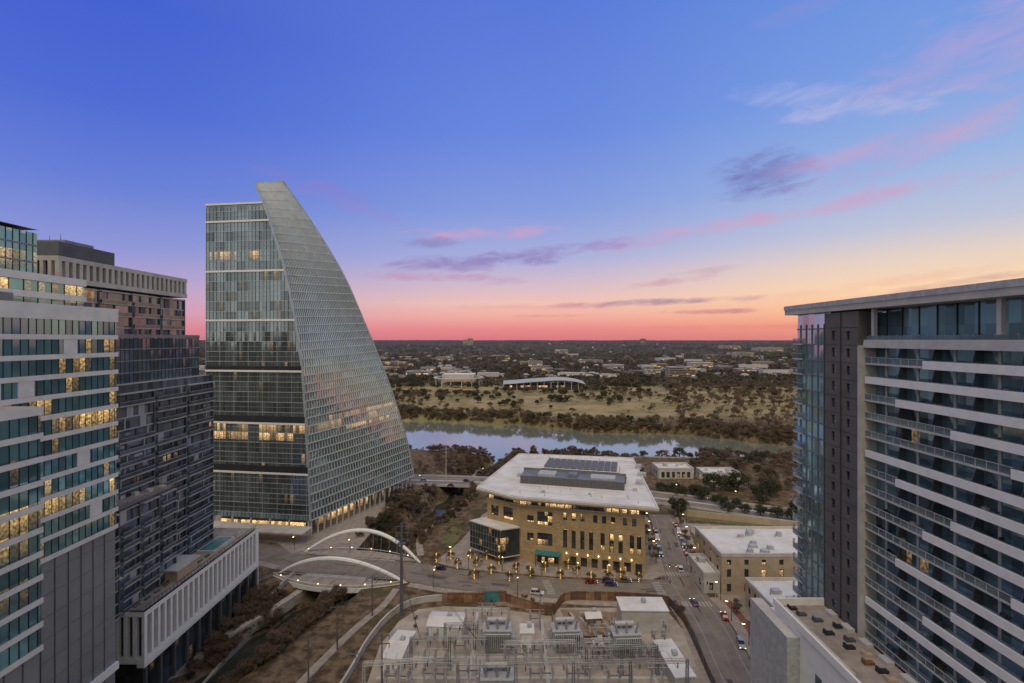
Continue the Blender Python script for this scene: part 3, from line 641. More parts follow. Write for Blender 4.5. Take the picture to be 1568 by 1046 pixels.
# ------------------------------------------------ trees
def bare_tree(seed,hh=10,depth=5,spread=.55,tw=9):
    r=random.Random(seed); b=B()
    def br(p,d,ln,rad,lv):
        e=p+d*ln; b.tube(p,e,rad,rad*.62,BARK if lv<3 else TWIG,5 if lv<2 else 3,cap=False)
        if lv>=depth:
            for _ in range(tw):
                q=Vector((r.gauss(0,.6),r.gauss(0,.6),r.gauss(.3,.5))).normalized()*r.uniform(.7,1.5); w=Vector((r.gauss(0,1),r.gauss(0,1),r.gauss(0,1))).normalized()*.07
                k=p.lerp(e,r.random()); b.poly([k-w,k+w,k+q],TWIG)
            return
        for i in range(3 if lv else 4):
            nd=(d+Vector((r.gauss(0,spread),r.gauss(0,spread),r.gauss(.05,spread*.5)))).normalized(); st=p.lerp(e,r.uniform(.55,1))
            br(st,nd,ln*r.uniform(.62,.82),rad*.55,lv+1)
    br(Vector((0,0,-.3)),Vector((r.gauss(0,.05),r.gauss(0,.05),1)).normalized(),hh*.30,hh*.022,0)
    return b.make('bare_tree_mesh',link=False)
def leafy(seed,R=5,hh=8,clumps=30,per=80,ls=.42,mat=LEAF,trunk=True):
    r=random.Random(seed); b=B()
    if trunk:
        top=Vector((r.gauss(0,.3),r.gauss(0,.3),hh*.35)); b.tube((0,0,-.4),top,R*.085,R*.06,BARK,7,cap=False)
        for i in range(7):
            a=i*.9+r.random(); e=Vector((math.cos(a)*R*.6,math.sin(a)*R*.6,hh*r.uniform(.55,.85))); m_=top.lerp(e,.5)+Vector((0,0,-.3)); b.tube(top,m_,R*.045,R*.03,BARK,5,cap=False); b.tube(m_,e,R*.03,R*.012,BARK,4,cap=False)
    for c_ in range(clumps):
        a=r.uniform(0,6.283); q=r.uniform(.15,1)**.5; zc=r.uniform(0,1); rr=R*q*math.sqrt(max(.1,1-(zc*.85)**2)); c=Vector((math.cos(a)*rr*.85,math.sin(a)*rr*.85,hh*(.38+.56*zc)))
        cr=R*r.uniform(.18,.34)
        for _ in range(per):
            dv=Vector((r.gauss(0,1),r.gauss(0,1),r.gauss(0,.75))).normalized()*cr*r.uniform(.5,1.05); p=c+dv
            n1=Vector((r.gauss(0,1),r.gauss(0,1),r.gauss(0,1))).normalized(); n2=n1.cross(Vector((r.gauss(0,1),r.gauss(0,1),r.gauss(0,1)))).normalized(); s=ls*r.uniform(.5,1)
            b.poly([p-n1*s,p+n2*s*.6,p+n1*s,p-n2*s*.6],mat)
    return b.make('leafy_mesh',link=False)
BT=[bare_tree(s,10+s%3,spread=.5+.06*(s%3)) for s in range(4)]
TH=[leafy(60+s,4.2,9,26,46,.30,TWIG,True) for s in range(2)]
OAK=[leafy(20+s,5.2+s%2,7.5) for s in range(3)]
SHR=[leafy(40,1.8,2.2,10,50,.3,LEAF,False),leafy(41,1.8,2.2,10,50,.3,LEAFB,False),leafy(42,1.9,2.6,10,40,.3,TWIG,False)]
def scatter(name,n,fx,meshes,smin,smax):
    e=empty(name); k=0; t=0
    while k<n and t<n*40:
        t+=1; q=fx()
        if q is None: continue
        x,y=q; z=hz(x,y)
        if z<-7.6: continue
        inst(random.choice(meshes),'tree' ,x,y,z-.1,random.uniform(smin,smax),parent=e); k+=1
U=random.uniform
def nearbank():
    x=U(-110,330); 
    y=np.interp(x,near_x,near_y)-abs(random.gauss(0,16))-1
    return x,y
def farbank():
    x=U(-240,400); return x,np.interp(x,far_x,far_y)+abs(random.gauss(0,17))-3
scatter('riverbank_trees',250,nearbank,BT+TH[:1],.35,.78)
scatter('far_riverbank_trees',640,farbank,BT+TH+TH+[OAK[0]],.55,1.1)
scatter('far_riverbank_shrubs',360,lambda:(lambda x:(x,np.interp(x,far_x,far_y)+U(-6,10)))(U(-240,400)),SHR[1:],1.0,2.4)
def cluster(x0,x1,y0,y1,nc,sd):
    C=[(U(x0,x1),U(y0,y1)) for _ in range(nc)]
    def f():
        c=random.choice(C); return random.gauss(c[0],sd*1.6),random.gauss(c[1],sd)
    return f
scatter('park_oak_trees',360,cluster(-300,480,630,1120,50,13),OAK+[OAK[0],BT[0]],.65,1.4)
scatter('park_bare_trees',460,cluster(-300,480,620,1120,34,17),BT+TH,.6,1.2)
scatter('park_scattered_trees',150,lambda:(U(-280,450),U(610,1080)),OAK+BT+TH,.6,1.2)
def woods():
    x=U(140,650); y=U(460,980)
    return (x,y) if y>np.interp(x,far_x,far_y) and x>195+(y-560)*.25 else None
scatter('woodland_trees',850,woods,BT+TH+TH,.7,1.2)
def crk():
    i=random.randrange(2,len(creek)-1); a=Vector(creek[i]);c_=Vector(creek[i+1]) if i+1<len(creek) else a; p=a.lerp(c_,random.random()); s=random.choice([-1,1])*U(6,19)
    d=(c_-a).normalized(); q=p+Vector((-d.y,d.x))*s
    if 176<q.y<220 or 308<q.y<336: return None
    if q.x>-46 and q.y<184: return None
    if q.y<130: return None
    if q.x<-68 and q.y>215: return None
    if q.y<186 and abs(q.x-np.interp(q.y,[r[1] for r in rail],[r[0] for r in rail]))<3: return None
    return q.x,q.y
scatter('creekside_trees',230,crk,BT+TH[:1],.35,.8); scatter('creekside_shrubs',420,crk,SHR,.5,1.2)
scatter('embankment_trees',48,lambda:(U(-94,-80),U(134,178)),BT,.35,.65)
scatter('embankment_shrubs',150,lambda:(U(-94,-80),U(134,184)),SHR[1:],.4,.9)
scatter('plaza_side_trees',150,lambda:(U(-18,95),U(336,404)),BT+TH+[OAK[0]],.5,.85)
scatter('creek_mouth_trees',60,lambda:(U(-70,-30),U(340,425)),BT+TH,.5,.85)
scatter('east_lawn_trees',130,lambda:(U(130,260),U(300,398)),BT+TH+[OAK[1]],.6,1.0)
scatter('boulevard_oak_trees',26,lambda:(lambda t:(90+t*110+U(-3,3),303-t*70+U(-3,8)))(U(0,1)),OAK,.5,.95)
scatter('tower_plaza_trees',22,lambda:(U(-72,-60),U(228,300)),BT+[OAK[0]],.4,.8)
def oak(u,v,s,k=0,nm='live_oak_tree'): x,y=G(u,v); inst(OAK[k%3],nm,x,y,hz(x,y),s)
for i,(u,v,s) in enumerate([(1038,790,1.25),(1092,752,1.35),(1130,752,1.5),(1160,765,1.1),(1115,785,.7),(1140,787,.7),(1165,790,.75),(1190,794,.75),(1212,797,.8),(590,800,1.0),(575,806,.8),(606,778,.9),(1105,775,.8),(1040,698,1.0),(550,822,.5),(640,772,.6),(1180,760,1.2),(1075,765,1.0)]): oak(u,v,s,i)
for i,(u,v) in enumerate([(668,862),(700,872),(730,868),(752,880),(764,866),(790,878),(812,884),(835,876),(858,888),(884,882),(905,892),(930,888),(950,886),(978,893),(726,888),(870,872),(690,858),(780,892),(745,858),(720,856)]):
    x,y=G(u,v); inst(BT[i%4],'bare_tree',x,y,.1,.48)
    b=B()
    for k in range(36):
        a0=k*.9; a1=a0+.9; z=.3+k*.11; b.tube((x+.2*math.cos(a0),y+.2*math.sin(a0),z),(x+.2*math.cos(a1),y+.2*math.sin(a1),z+.11),.08,.08,GLOW,4,cap=False)
    b.make('string_light_wrap')
for x,y in ((76.5,200),(79.5,215),(83,232),(86,246),(61,205),(64,222),(66,238),(78,168),(77,152),(74.5,140),(57.8,165),(62.5,213),(65,230),(78,208),(81,224)): inst(BT[int(x)%4],'bare_tree',x,y,.1,.5)
for i in range(12):
    x,y=G(690+i*9+U(-3,3),812+U(-8,10)); inst(SHR[i%3],'planter_shrub',x,y,.1,U(.35,.6))
# ------------------------------------------------ distant trees & houses
Nn=38000
q=rng.uniform(1/9500,1/930,Nn); Yd=1/q; Xd=rng.uniform(-1.3,1.3,Nn)*Yd
keep=~((Yd<1130)&(Xd>-300)&(Xd<480)&(rng.random(Nn)<.6)); Yd=Yd[keep]; Xd=Xd[keep]
gx=Xd/130; gy=Yd/170; dens=np.sin(gx*1.3+np.sin(gy))+np.cos(gy*1.1+gx*.4); k=rng.random(len(Xd))<(.76+.18*dens); Yd=Yd[k];Xd=Xd[k]
Rd=(4.0+Yd/560)*rng.uniform(.55,1.4,len(Yd)); Zd=hgt(Xd,Yd); K=20
rz_=np.minimum(Rd,8.5)
def canopy(name,sel,c1,c2):
    X_,Y_,Z_,R_,rz=Xd[sel],Yd[sel],Zd[sel],Rd[sel],rz_[sel]; n=len(X_)
    dv=rng.normal(size=(n,K,3)); dv/=np.linalg.norm(dv,axis=2,keepdims=True); dv*=rng.uniform(.55,1,(n,K,1)); dv[:,:,2]=np.abs(dv[:,:,2])
    c=np.stack([X_,Y_,Z_+rz*.15],1)[:,None,:]+dv*np.stack([R_,R_,rz*1.15],1)[:,None,:]
    t=rng.normal(size=(n,K,3,3)); t/=np.linalg.norm(t,axis=3,keepdims=True); tri=c[:,:,None,:]+t*(rz*.42)[:,None,None,None]
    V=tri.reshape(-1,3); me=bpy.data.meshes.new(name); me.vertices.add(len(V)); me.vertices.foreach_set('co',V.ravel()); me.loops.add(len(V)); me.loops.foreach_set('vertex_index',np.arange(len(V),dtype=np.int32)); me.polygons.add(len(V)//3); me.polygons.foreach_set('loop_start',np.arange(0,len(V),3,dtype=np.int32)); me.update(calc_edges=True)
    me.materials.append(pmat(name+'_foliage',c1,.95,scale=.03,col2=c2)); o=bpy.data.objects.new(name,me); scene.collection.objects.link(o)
green=rng.random(len(Xd))<.45
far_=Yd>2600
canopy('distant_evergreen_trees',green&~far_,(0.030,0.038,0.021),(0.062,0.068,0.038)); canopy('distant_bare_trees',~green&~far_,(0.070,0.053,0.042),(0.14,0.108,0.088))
canopy('horizon_woodland',far_,(0.058,0.062,0.066),(0.105,0.100,0.108))  # farthest trees carry distance haze as a blue-grey foliage colour
WALLS=[pmat('house_wall_%d'%i,c,.8,var=.1) for i,c in enumerate([(.44,.41,.37),(.31,.26,.21),(.22,.18,.15),(.48,.46,.44),(.15,.14,.14)])]
ROOFS=[pmat('house_roof_%d'%i,c,.8,var=.15) for i,c in enumerate([(.15,.14,.14),(.23,.20,.18),(.36,.35,.34),(.10,.09,.09)])]
WLIT=glass('distant_window',(0.05,0.05,0.06),4,4,lit=.14,ls=1.8,metal=.2)
b=B()
for i in range(620):
    y=1/U(1/6500,1/1080); x=U(-1.2,1.2)*y
    big=random.random()<.20; w=U(30,80) if big else U(12,22); d=U(18,40) if big else U(9,16); h_=U(7,16) if big else U(5,8); a=U(-.5,.5)
    b.T=Matrix.Translation((x,y,hz(x,y)))@Matrix.Rotation(a,4,'Z'); mw=random.choice(WALLS); mrf=random.choice(ROOFS)
    b.box(-w/2,-d/2,-2,w/2,d/2,h_,mw,mrf if not big else random.choice([ROOFS[2],ROOFS[1],ROOFS[2]]))
    if not big: b.hexa([(-w/2-.6,-d/2-.6,h_+.02),(w/2+.6,-d/2-.6,h_+.02),(w/2+.6,d/2+.6,h_+.02),(-w/2-.6,d/2+.6,h_+.02),(-w/2+3,-.3,h_+3.4),(w/2-3,-.3,h_+3.4),(w/2-3,.3,h_+3.4),(-w/2+3,.3,h_+3.4)],mrf)
    b.box(-w/2+1,-d/2-.15,1.2,w/2-1,-d/2-.02,2.8,WLIT)
    if big and h_>9: b.box(-w/2+1,-d/2-.15,5,w/2-1,-d/2-.02,7,WLIT)
b.T=None; b.make('distant_houses')
for (u,v,w,h_,Yd_) in ((602,553,70,26,1400),(655,560,40,14,1350),(1045,582,62,28,1120),(1090,556,50,30,1900),(1140,548,90,26,2400),(720,524,60,75,5200),(712,524,40,60,5400),(985,523,60,60,5600),(1120,534,140,26,3600),(830,568,60,14,1300),(1010,560,50,16,1500),(905,552,90,14,1800),(770,548,60,22,2100),(680,545,70,18,2000),(1075,562,70,20,1500),(1000,570,40,14,1250),(640,575,60,14,1180),(1180,540,160,24,3000),(860,540,80,24,3000),(820,560,45,22,1550),(940,560,60,16,1450),(1150,575,70,12,1300),(700,572,50,12,1220)):
    x=(u-784)/F*Yd_; b=B(); b.box(x-w/2,Yd_,hz(x,Yd_)-3,x+w/2,Yd_+w*.5,hz(x,Yd_)+h_,WALLS[int(u)%4],ROOFS[2])
    for z in np.arange(3,h_-2,4): b.box(x-w/2+1,Yd_-.3,hz(x,Yd_)+z,x+w/2-1,Yd_-.02,hz(x,Yd_)+z+2,WLIT)
    b.box(x-w*.15,Yd_+w*.1,hz(x,Yd_)+h_,x+w*.1,Yd_+w*.3,hz(x,Yd_)+h_+3,GMET)
    b.make('distant_office_building')
b=B(); cx,cy=58,905; z0_=hz(cx,cy)
K=24; M_=8; SHELL=pmat('shell_roof',(.40,.40,.38),.6,var=.1,scale=.05)
def sh_(i,j):
    s=i/K*2-1; t=j/M_*2-1; return (cx+s*74,cy+t*36,z0_+8+11*(1-s*s)*(.75+.5*s)+3*abs(s)+3*(1-t*t))
for i in range(K):
    for j in range(M_): b.poly([sh_(i,j),sh_(i+1,j),sh_(i+1,j+1),sh_(i,j+1)],SHELL)
b.box(cx-62,cy-30,z0_-2,cx+62,cy+30,z0_+8,WLIT,CONC); 
for i in range(0,K+1,2): P_=sh_(i,0); b.tube((P_[0],P_[1]+3,z0_-1),(P_[0],P_[1]+3,P_[2]),.7,.7,OFFW,6)
b.make('events_center_building')
b=B(); cx,cy=-105,960; z0_=hz(cx,cy); b.box(cx-34,cy,z0_-1,cx+30,cy+45,z0_+22,WALLS[0],ROOFW); b.box(cx-28,cy-12,z0_-1,cx+24,cy-.02,z0_+13,BEIGE,ROOFW); b.box(cx-26,cy-12.3,z0_+2,cx+22,cy-12.02,z0_+9,WLIT)
for i in range(28):
    a0=2*math.pi*i/28;a1=2*math.pi*(i+1)/28; b.bar((cx+46*math.cos(a0),cy-10+46*math.sin(a0)*.9,z0_+17),(cx+46*math.cos(a1),cy-10+46*math.sin(a1)*.9,z0_+17),6,1.8,OFFW); 
    if i%2==0: b.tube((cx+46*math.cos(a0),cy-10+46*math.sin(a0)*.9,z0_-1),(cx+46*math.cos(a0),cy-10+46*math.sin(a0)*.9,z0_+16),.8,.8,OFFW,6)
b.make('performing_arts_center_building')
b=B()
ribbon(b,[(-400,690),(-150,700),(0,740),(150,720),(300,760),(500,800)],4,lambda x,y:hz(x,y)+.15,PAVE,step=12); ribbon(b,[(-60,625),(20,670),(60,740),(40,830),(50,860)],3,lambda x,y:hz(x,y)+.2,PAVE,step=12); ribbon(b,[(-500,860),(-150,850),(0,845),(200,850),(500,900)],14,lambda x,y:hz(x,y)+.25,ASPH2,step=12); ribbon(b,[(100,580),(180,610),(230,655),(320,680)],3,lambda x,y:hz(x,y)+.2,PAVE,step=12)
b.make('park_paths')
# ------------------------------------------------ cars
TYRE=pmat('tyre',(0.02,0.02,0.02),.9); CGL=pmat('car_glass',(0.03,0.035,0.04),.08,.3,spec=.8); HL=pmat('headlight',(.8,.8,.75),.3,emit=(1,.9,.7),es=2.5); TL=pmat('tail_light',(.4,.02,.02),.4,emit=(1,.05,.03),es=.8)
def car_mesh(paint,suv=False):
    b=B(); L_=2.3; W=.92; hh=1.72 if suv else 1.42; zb=.95 if suv else .85
    prof=[(-L_,.35),(-L_+.02,zb-.08),(-1.9,zb),(1.0,zb+.04),(1.9,zb-.12),(L_,zb-.3),(L_,.35)]
    for s in (-1,1): b.poly([(x,s*W,z) for x,z in (prof if s<0 else prof[::-1])],paint)
    for i in range(len(prof)):
        a=prof[i];c_=prof[(i+1)%len(prof)]; b.poly([(a[0],-W,a[1]),(c_[0],-W,c_[1]),(c_[0],W,c_[1]),(a[0],W,a[1])],paint)
    bx0=-2.05 if suv else -1.6; tx0=-1.85 if suv else -1.0
    b.hexa([(bx0,-W+.06,zb-.02),(1.1,-W+.06,zb-.02),(1.1,W-.06,zb-.02),(bx0,W-.06,zb-.02),(tx0,-.68,hh),(.35,-.68,hh),(.35,.68,hh),(tx0,.68,hh)],CGL,paint)
    b.box(tx0-.02,-.7,hh-.02,.37,.7,hh+.04,paint)
    for x in (-.35,): 
        for s in (-1,1): b.bar((x,s*(W-.07),zb),(x,s*.69,hh),.08,.06,paint)
    for x in (-1.45,1.42):
        for s in (-1,1): b.tube((x,s*(W-.2),.34),(x,s*(W+.03),.34),.34,.34,TYRE,12); b.tube((x,s*(W+.03),.34),(x,s*(W+.05),.34),.19,.17,GALV,8)
    for s in (-1,1): b.box(L_-.05,s*.7-.18,.55,L_+.02,s*.7+.18,.68,HL); b.box(-L_-.02,s*.72-.15,.62,-L_+.05,s*.72+.15,.78,TL); b.box(.75,s*(W+.08)-.08,zb+.02,.9,s*(W+.08)+.08,zb+.14,paint)
    return b.make('car_mesh',link=False)
PA=[pmat('car_paint_'+n,c,.3,.3,spec=.6,var=.05) for n,c in (('white',(.7,.7,.69)),('black',(.02,.02,.022)),('silver',(.38,.39,.40)),('red',(.25,.02,.02)),('blue',(.04,.07,.16)),('grey',(.13,.13,.14)))]
CM=[car_mesh(p,i%2==0) for i,p in enumerate(PA)]
def car(x,y,rot,k,nm='parked_car'): inst(CM[k%6],nm,x,y,.09,1.05,rot)
for i,(x,y) in enumerate([(83.3,246),(82,238),(80.4,230),(78.8,222),(77.2,214),(75.2,205),(71,239),(69,230),(67,221),(65.5,213),(72.5,165),(71,150)]): car(x,y,math.pi/2-.2+(math.pi if i%2 else 0),i*5+1)
car(69.3,199,math.pi/2-.2,0,'car'); car(*G(822,910),math.radians(-10),0,'car'); car(*G(674,872),math.radians(170),1,'car'); car(*G(935,897),math.radians(-5),4,'car'); car(*G(1063,925),math.pi/2,5,'car')
for i,(u,v) in enumerate([(650,737),(690,744),(715,738),(1090,766),(1130,772),(1180,784)]): car(*G(u,v),math.radians(-8 if u<900 else -25)+(math.pi if i%2 else 0),i+2,'car')
for i in range(7): car(92+i*3.6,222+random.uniform(-.3,.3),math.pi/2,i*3+2)
for i in range(5): car(110+i*3.2,236-i*.9,math.pi/2,i*5)
for i in range(3): car(*G(905+i*26,893-i),math.radians(-4),i+3)
# ------------------------------------------------ substation
def T_at(x,y,a=0,s=1): return Matrix.Translation((x,y,.12))@Matrix.Rotation(a,4,'Z')@Matrix.Scale(s,4)
def bushing(b,x,y,z,h_=2,lx=0):
    b.tube((x,y,z),(x+lx,y,z+h_),.16,.10,PORC,7)
    for k in range(5): t=.15+k*.17; b.tube((x+lx*t,y,z+h_*t),(x+lx*(t+.05),y,z+h_*(t+.05)),.27,.2,PORC,7)
def transformer(x,y,a=0,s=1.7):
    b=B(); b.T=T_at(x,y,a,s); b.box(-3.6,-2.6,0,3.6,2.6,.2,CONC); b.box(-2.4,-1.3,.2,2.4,1.3,3.6,GALV)
    b.box(-2.55,-1.45,3.6,2.55,1.45,3.75,GALV)
    for sy in (-1,1):
        for k in range(13): X=-2.2+k*.37; b.box(X,sy*1.35 if sy>0 else -2.3,.7,X+.12,2.3 if sy>0 else -1.35,3.3,GALV)
        b.tube((-2.2,sy*1.8,3.4),(2.3,sy*1.8,3.4),.12,.12,GALV,6)
    b.tube((-1.8,.6,4.7),(1.6,.6,4.7),.45,.45,GALV,12); 
    for X in (-1.4,1.2): b.box(X-.08,.5,3.7,X+.08,.7,4.4,GMET)
    for k in range(3): bushing(b,-1.6+k*1.6,-.7,3.7,1.9,(k-1)*.5)
    for k in range(3): bushing(b,-1+k,1.1,3.7,1.2)
    b.box(2.42,-.9,.6,3.1,.9,2.4,GALV); b.tube((-3,0,.3),(-3,0,3.4),.25,.25,GALV,8)
    b.T=None; b.make('power_transformer')
transformer(-4.5,149); transformer(16.5,149,.05); transformer(34.5,147,.05); transformer(-4,128,0)
def gantry(x,y,w,h_,a=0,bays=2,m=None):
    b=B(); b.T=T_at(x,y,a); m=m or GMET
    for k in range(bays+1):
        X=-w/2+w*k/bays
        for sx in (-.4,.4):
            for sy in (-.4,.4): b.tube((X+sx,sy,0),(X+sx*.6,sy*.6,h_),.10,.10,m,4)
        for z in np.arange(0,h_-.8,1.1):
            sg=1 if int(z/1.1)%2 else -1; b.tube((X-.38*sg,-.38,z),(X+.38*sg,-.38,z+1.1),.05,.05,m,3); b.tube((X-.38*sg,.38,z),(X+.38*sg,.38,z+1.1),.05,.05,m,3)
    for z in (h_-.8,h_):
        for sy in (-.35,.35): b.tube((-w/2,sy,z),(w/2,sy,z),.09,.09,m,4)
    for k in range(int(w/1)): X=-w/2+k; b.tube((X,-.35,h_-.8),(X+1,-.35,h_),.05,.05,m,3); b.tube((X,-.35,h_),(X+.02,.35,h_),.05,.05,m,3)
    for k in range(bays*3):
        X=-w/2+w*(k+.5)/(bays*3)
        for q in range(6): b.tube((X,0,h_-.9-q*.25),(X,0,h_-1.05-q*.25),.2,.12,PORC,6)
        b.tube((X,0,h_-2.4),(X,9,h_-3.6),.05,.05,DMET,3,cap=False)
    b.T=None; b.make('substation_gantry')
gantry(-18,139,22,9.5,.03); gantry(8,137,20,9.5,.03,2,GALV); gantry(31,136.5,20,8.5,.03); gantry(-8,158,14,7,.0,1,GALV); gantry(16,126,60,11,.03,4); gantry(-30,128,18,10,.1,2,GALV); gantry(-16,148,9,8,0,1,GMET); gantry(25,141,8,7.5,.03,1,GALV)
def switchrack(x,y,n=3,a=0,s=1.4):
    b=B(); b.T=T_at(x,y,a,s)
    for k in range(n):
        X=k*2.2; b.box(X-.12,-.12,0,X+.12,.12,2.6,GALV); b.box(X-.3,-.9,2.6,X+.3,.9,2.8,GALV); bushing(b,X,-.7,2.8,1.4); bushing(b,X,.7,2.8,1.4); b.tube((X,-.7,4.25),(X,.7,4.25),.05,.05,GALV,4)
    b.box(-.2,.2,2.4,(n-1)*2.2+.2,.35,2.59,GMET)
    for s_ in (-.7,.7): b.tube((-1,s_,4.3),((n-1)*2.2+1,s_,4.3),.05,.05,GALV,5)
    b.T=None; b.make('disconnect_switch_rack')
for x,y,n_ in ((-34,131,3),(-24,132,3),(-15,133,3),(5,132,3),(15,132,3),(26,131,3),(38,132,2),(-17,144,2),(-14,152,2),(6,142,2),(25,143,2),(43,147,2),(20,137,3),(-2,140,3),(36,139,3),(-25,138,3),(-10,162,2),(6,158,2),(-26,148,2),(48,152,1),(26,150,2)): switchrack(x,y,n_,U(-.05,.05))
b=B()
for y_,z_,x0_,x1_ in ((134,6.4,-30,10),(141,5.6,12,46)):
    for k in range(3): b.tube((x0_,y_+k*.9,z_),(x1_,y_+k*.9,z_),.06,.06,GALV,5)
    for X in range(x0_+2,x1_,9):
        b.tube((X,y_+.9,0),(X,y_+.9,z_-.8),.16,.16,GALV,6); b.box(X-.1,y_-.3,z_-.95,X+.1,y_+2.1,z_-.75,GALV)
        for k in range(3): b.tube((X,y_+k*.9,z_-.75),(X,y_+k*.9,z_),.13,.1,PORC,6)
b.make('busbar_supports')
b=B()
for n_,(x0,y0,x1,y1) in enumerate(((-38,144.3,44,144.3),(-38,135.5,50,135.5),(-12,130,-12,168),(10,128,10,164),(40,128,40,154))):
    w_=.5; 
    if x0==x1: b.box(x0-w_,y0,.12,x0+w_,y1,.3,OFFW)
    else: b.box(x0,y0-w_,.12,x1,y0+w_,.28,OFFW)
b.make('cable_trench_covers')
def house(name,x,y,w,d,h_,a,mw=WHITE,gab=True):
    b=B(); b.T=T_at(x,y,a); b.box(-w/2,-d/2,0,w/2,d/2,h_,mw,ROOFW)
    if gab: b.hexa([(-w/2-.3,-d/2-.3,h_+.01),(w/2+.3,-d/2-.3,h_+.01),(w/2+.3,d/2+.3,h_+.01),(-w/2-.3,d/2+.3,h_+.01),(-w/2-.3,-.1,h_+1),(w/2+.3,-.1,h_+1),(w/2+.3,.1,h_+1),(-w/2-.3,.1,h_+1)],ROOFW)
    else: b.box(-w/2-.25,-d/2-.25,h_+.01,w/2+.25,d/2+.25,h_+.3,ROOFW)
    b.box(-w*.3,-d/2-.06,.1,-w*.3+1.1,-d/2-.01,2.3,GMET); b.box(w*.15,-d/2-.5,.3,w*.15+1.4,-d/2-.01,1.6,GALV)
    for k in range(int(w/1.5)): b.box(-w/2+k*1.5,-d/2-.04,0,-w/2+k*1.5+.08,-d/2-.008,h_,OFFW)
    for k in range(int(d/1.5)): b.box(-w/2-.04,-d/2+k*1.5,0,-w/2-.008,-d/2+k*1.5+.08,h_,OFFW)
    b.box(0,0,h_+.8,1.4,1.4,h_+1.7,GALV)
    b.T=None; b.make(name)
house('switchgear_enclosure',-33.5,144,5.5,13,4.2,-.12,WHITE); house('control_building',-21,156,11,8,4.6,-.08,WHITE); house('relay_building',43,160,15,8,7.2,-.02,OFFW,False)
house('switchgear_enclosure',46,138,5.5,16,4.0,.08,GALV,False); house('equipment_cabinet',4.6,149,4,4.6,5.6,0,WHITE,False); house('site_shed',27,162,5,4,2.6,.1,RUST,True); house('equipment_cabinet',26,146,2.5,2,3,0,GALV,False)
def fence(name,pts,h_,m,z=.1):
    b=B(); P=resamp(pts,2.4)
    for a,c_ in zip(P[:-1],P[1:]):
        b.bar((a.x,a.y,z+h_/2),(c_.x,c_.y,z+h_/2),.08,h_,m[random.randrange(len(m))]); b.tube((a.x,a.y,z),(a.x,a.y,z+h_+.15),.08,.08,DMET,4); b.bar((a.x,a.y-.07,z+h_*.85),(c_.x,c_.y-.07,z+h_*.85),.06,.14,BARK)
    b.make(name)
RUST2=pmat('fence_timber_light',(0.29,0.17,0.10),.9,var=.3,scale=.8); RUST3=pmat('fence_timber_dark',(0.14,0.08,0.05),.9,var=.3)
fence('construction_fence',[(-25,174.5),(-10,174.5)],3.6,[RUST,RUST2,RUST3]); fence('construction_fence',[(-10,174.6),(-2,175)],4.0,[TEAL,RUST])
fence('construction_fence',[(-2,174.6),(9,168.5),(14,166),(19,175),(30,176),(45,175),(56,173)],3.2,[RUST,RUST2,RUST3]); fence('construction_fence',[(56,173),(57.4,160),(55,134),(53,110)],3,[RUST3,DGREY])
fence('construction_fence',[(14,166),(15,152),(36,151)],2.6,[RUST3,CONC])
for i in range(18):
    x=U(17,37);y=U(153,167); b=B(); b.T=T_at(x,y,U(0,3)); w=U(1,3); 
    for k in range(4): b.box(-w,-.6+k*.32,0+.1,w,-.4+k*.32,.3+.2*k,random.choice([RUST2,OFFW,GALV,BEIGE]))
    b.T=None; b.make('material_stack')
for i in range(9): x,y=(U(-36,-28),U(150,166)) if i<4 else (U(-8,10),U(174,180)); inst(SHR[i%3],'shrub',x,y,.1,U(.3,.6))
def pole(name,x,y,h_,r=.35,arms=3,m=None):
    b=B(); m=m or GMET; b.tube((x,y,hz(x,y)-1),(x,y,h_),r,r*.5,m,10)
    for k in range(arms):
        z=h_-1-k*2.2; b.bar((x-2.2,y,z),(x+2.2,y,z+.2),.2,.2,m)
        for s in (-2,2):
            for q in range(4): b.tube((x+s,y,z-.1-q*.25),(x+s,y,z-.2-q*.25),.17,.1,PORC,6)
    b.make(name)
POLM=pmat('steel_pole_dark',(0.13,0.14,0.15),.6,.3)
px_,py_=G(615,942); pole('transmission_pole',px_,py_,31.5,.65,3,POLM); b=B(); b.box(px_-1.3,py_-1,24.5,px_+1.3,py_+1,24.9,POLM); b.make('pole_platform')
UP=[(-56,133,14),(-53.5,148,14),(-48,166,14)]
for x,y,z in UP: pole('utility_pole',x,y,z,.26,1,POLM)
x,y=G(585,1046); pole('utility_pole',x,y,14,.3,2,POLM); x,y=G(827,965); pole('utility_pole',x,y,14,.2,1); pole('utility_pole',*G(545,1046),9,.2,1)
x2,y2=G(683,735); pole('transmission_pole',x2,y2,24,.35,3,OFFW)
b=B()
def wire(b,p,q,sag,r=.045):
    p=Vector(p);q=Vector(q); pr=p
    for k in range(1,15): t=k/14; c_=p.lerp(q,t)-Vector((0,0,sag*4*t*(1-t))); b.tube(pr,c_,r,r,DMET,3,cap=False); pr=c_
for s in (-2,2):
    for z in (30.4,28.2,26): wire(b,(px_+s,py_,z-1),(x2+s,y2,z-8),3); wire(b,(px_+s,py_,z-1),(px_+20+s*4,138,9.5),2)
    wire(b,(px_+s,py_,27),(-100+s,60,20),4)
    for i in range(2): wire(b,(UP[i][0]+s,UP[i][1],12.4),(UP[i+1][0]+s,UP[i+1][1],12.4),.6)
    wire(b,(UP[2][0]+s,UP[2][1],12.4),(px_+s,py_,22),1)
    for gx in (-18,8,31): wire(b,(gx+s*3,138,8.6),(gx+s*3+2,126.5,10.2),.5)
b.make('power_lines')
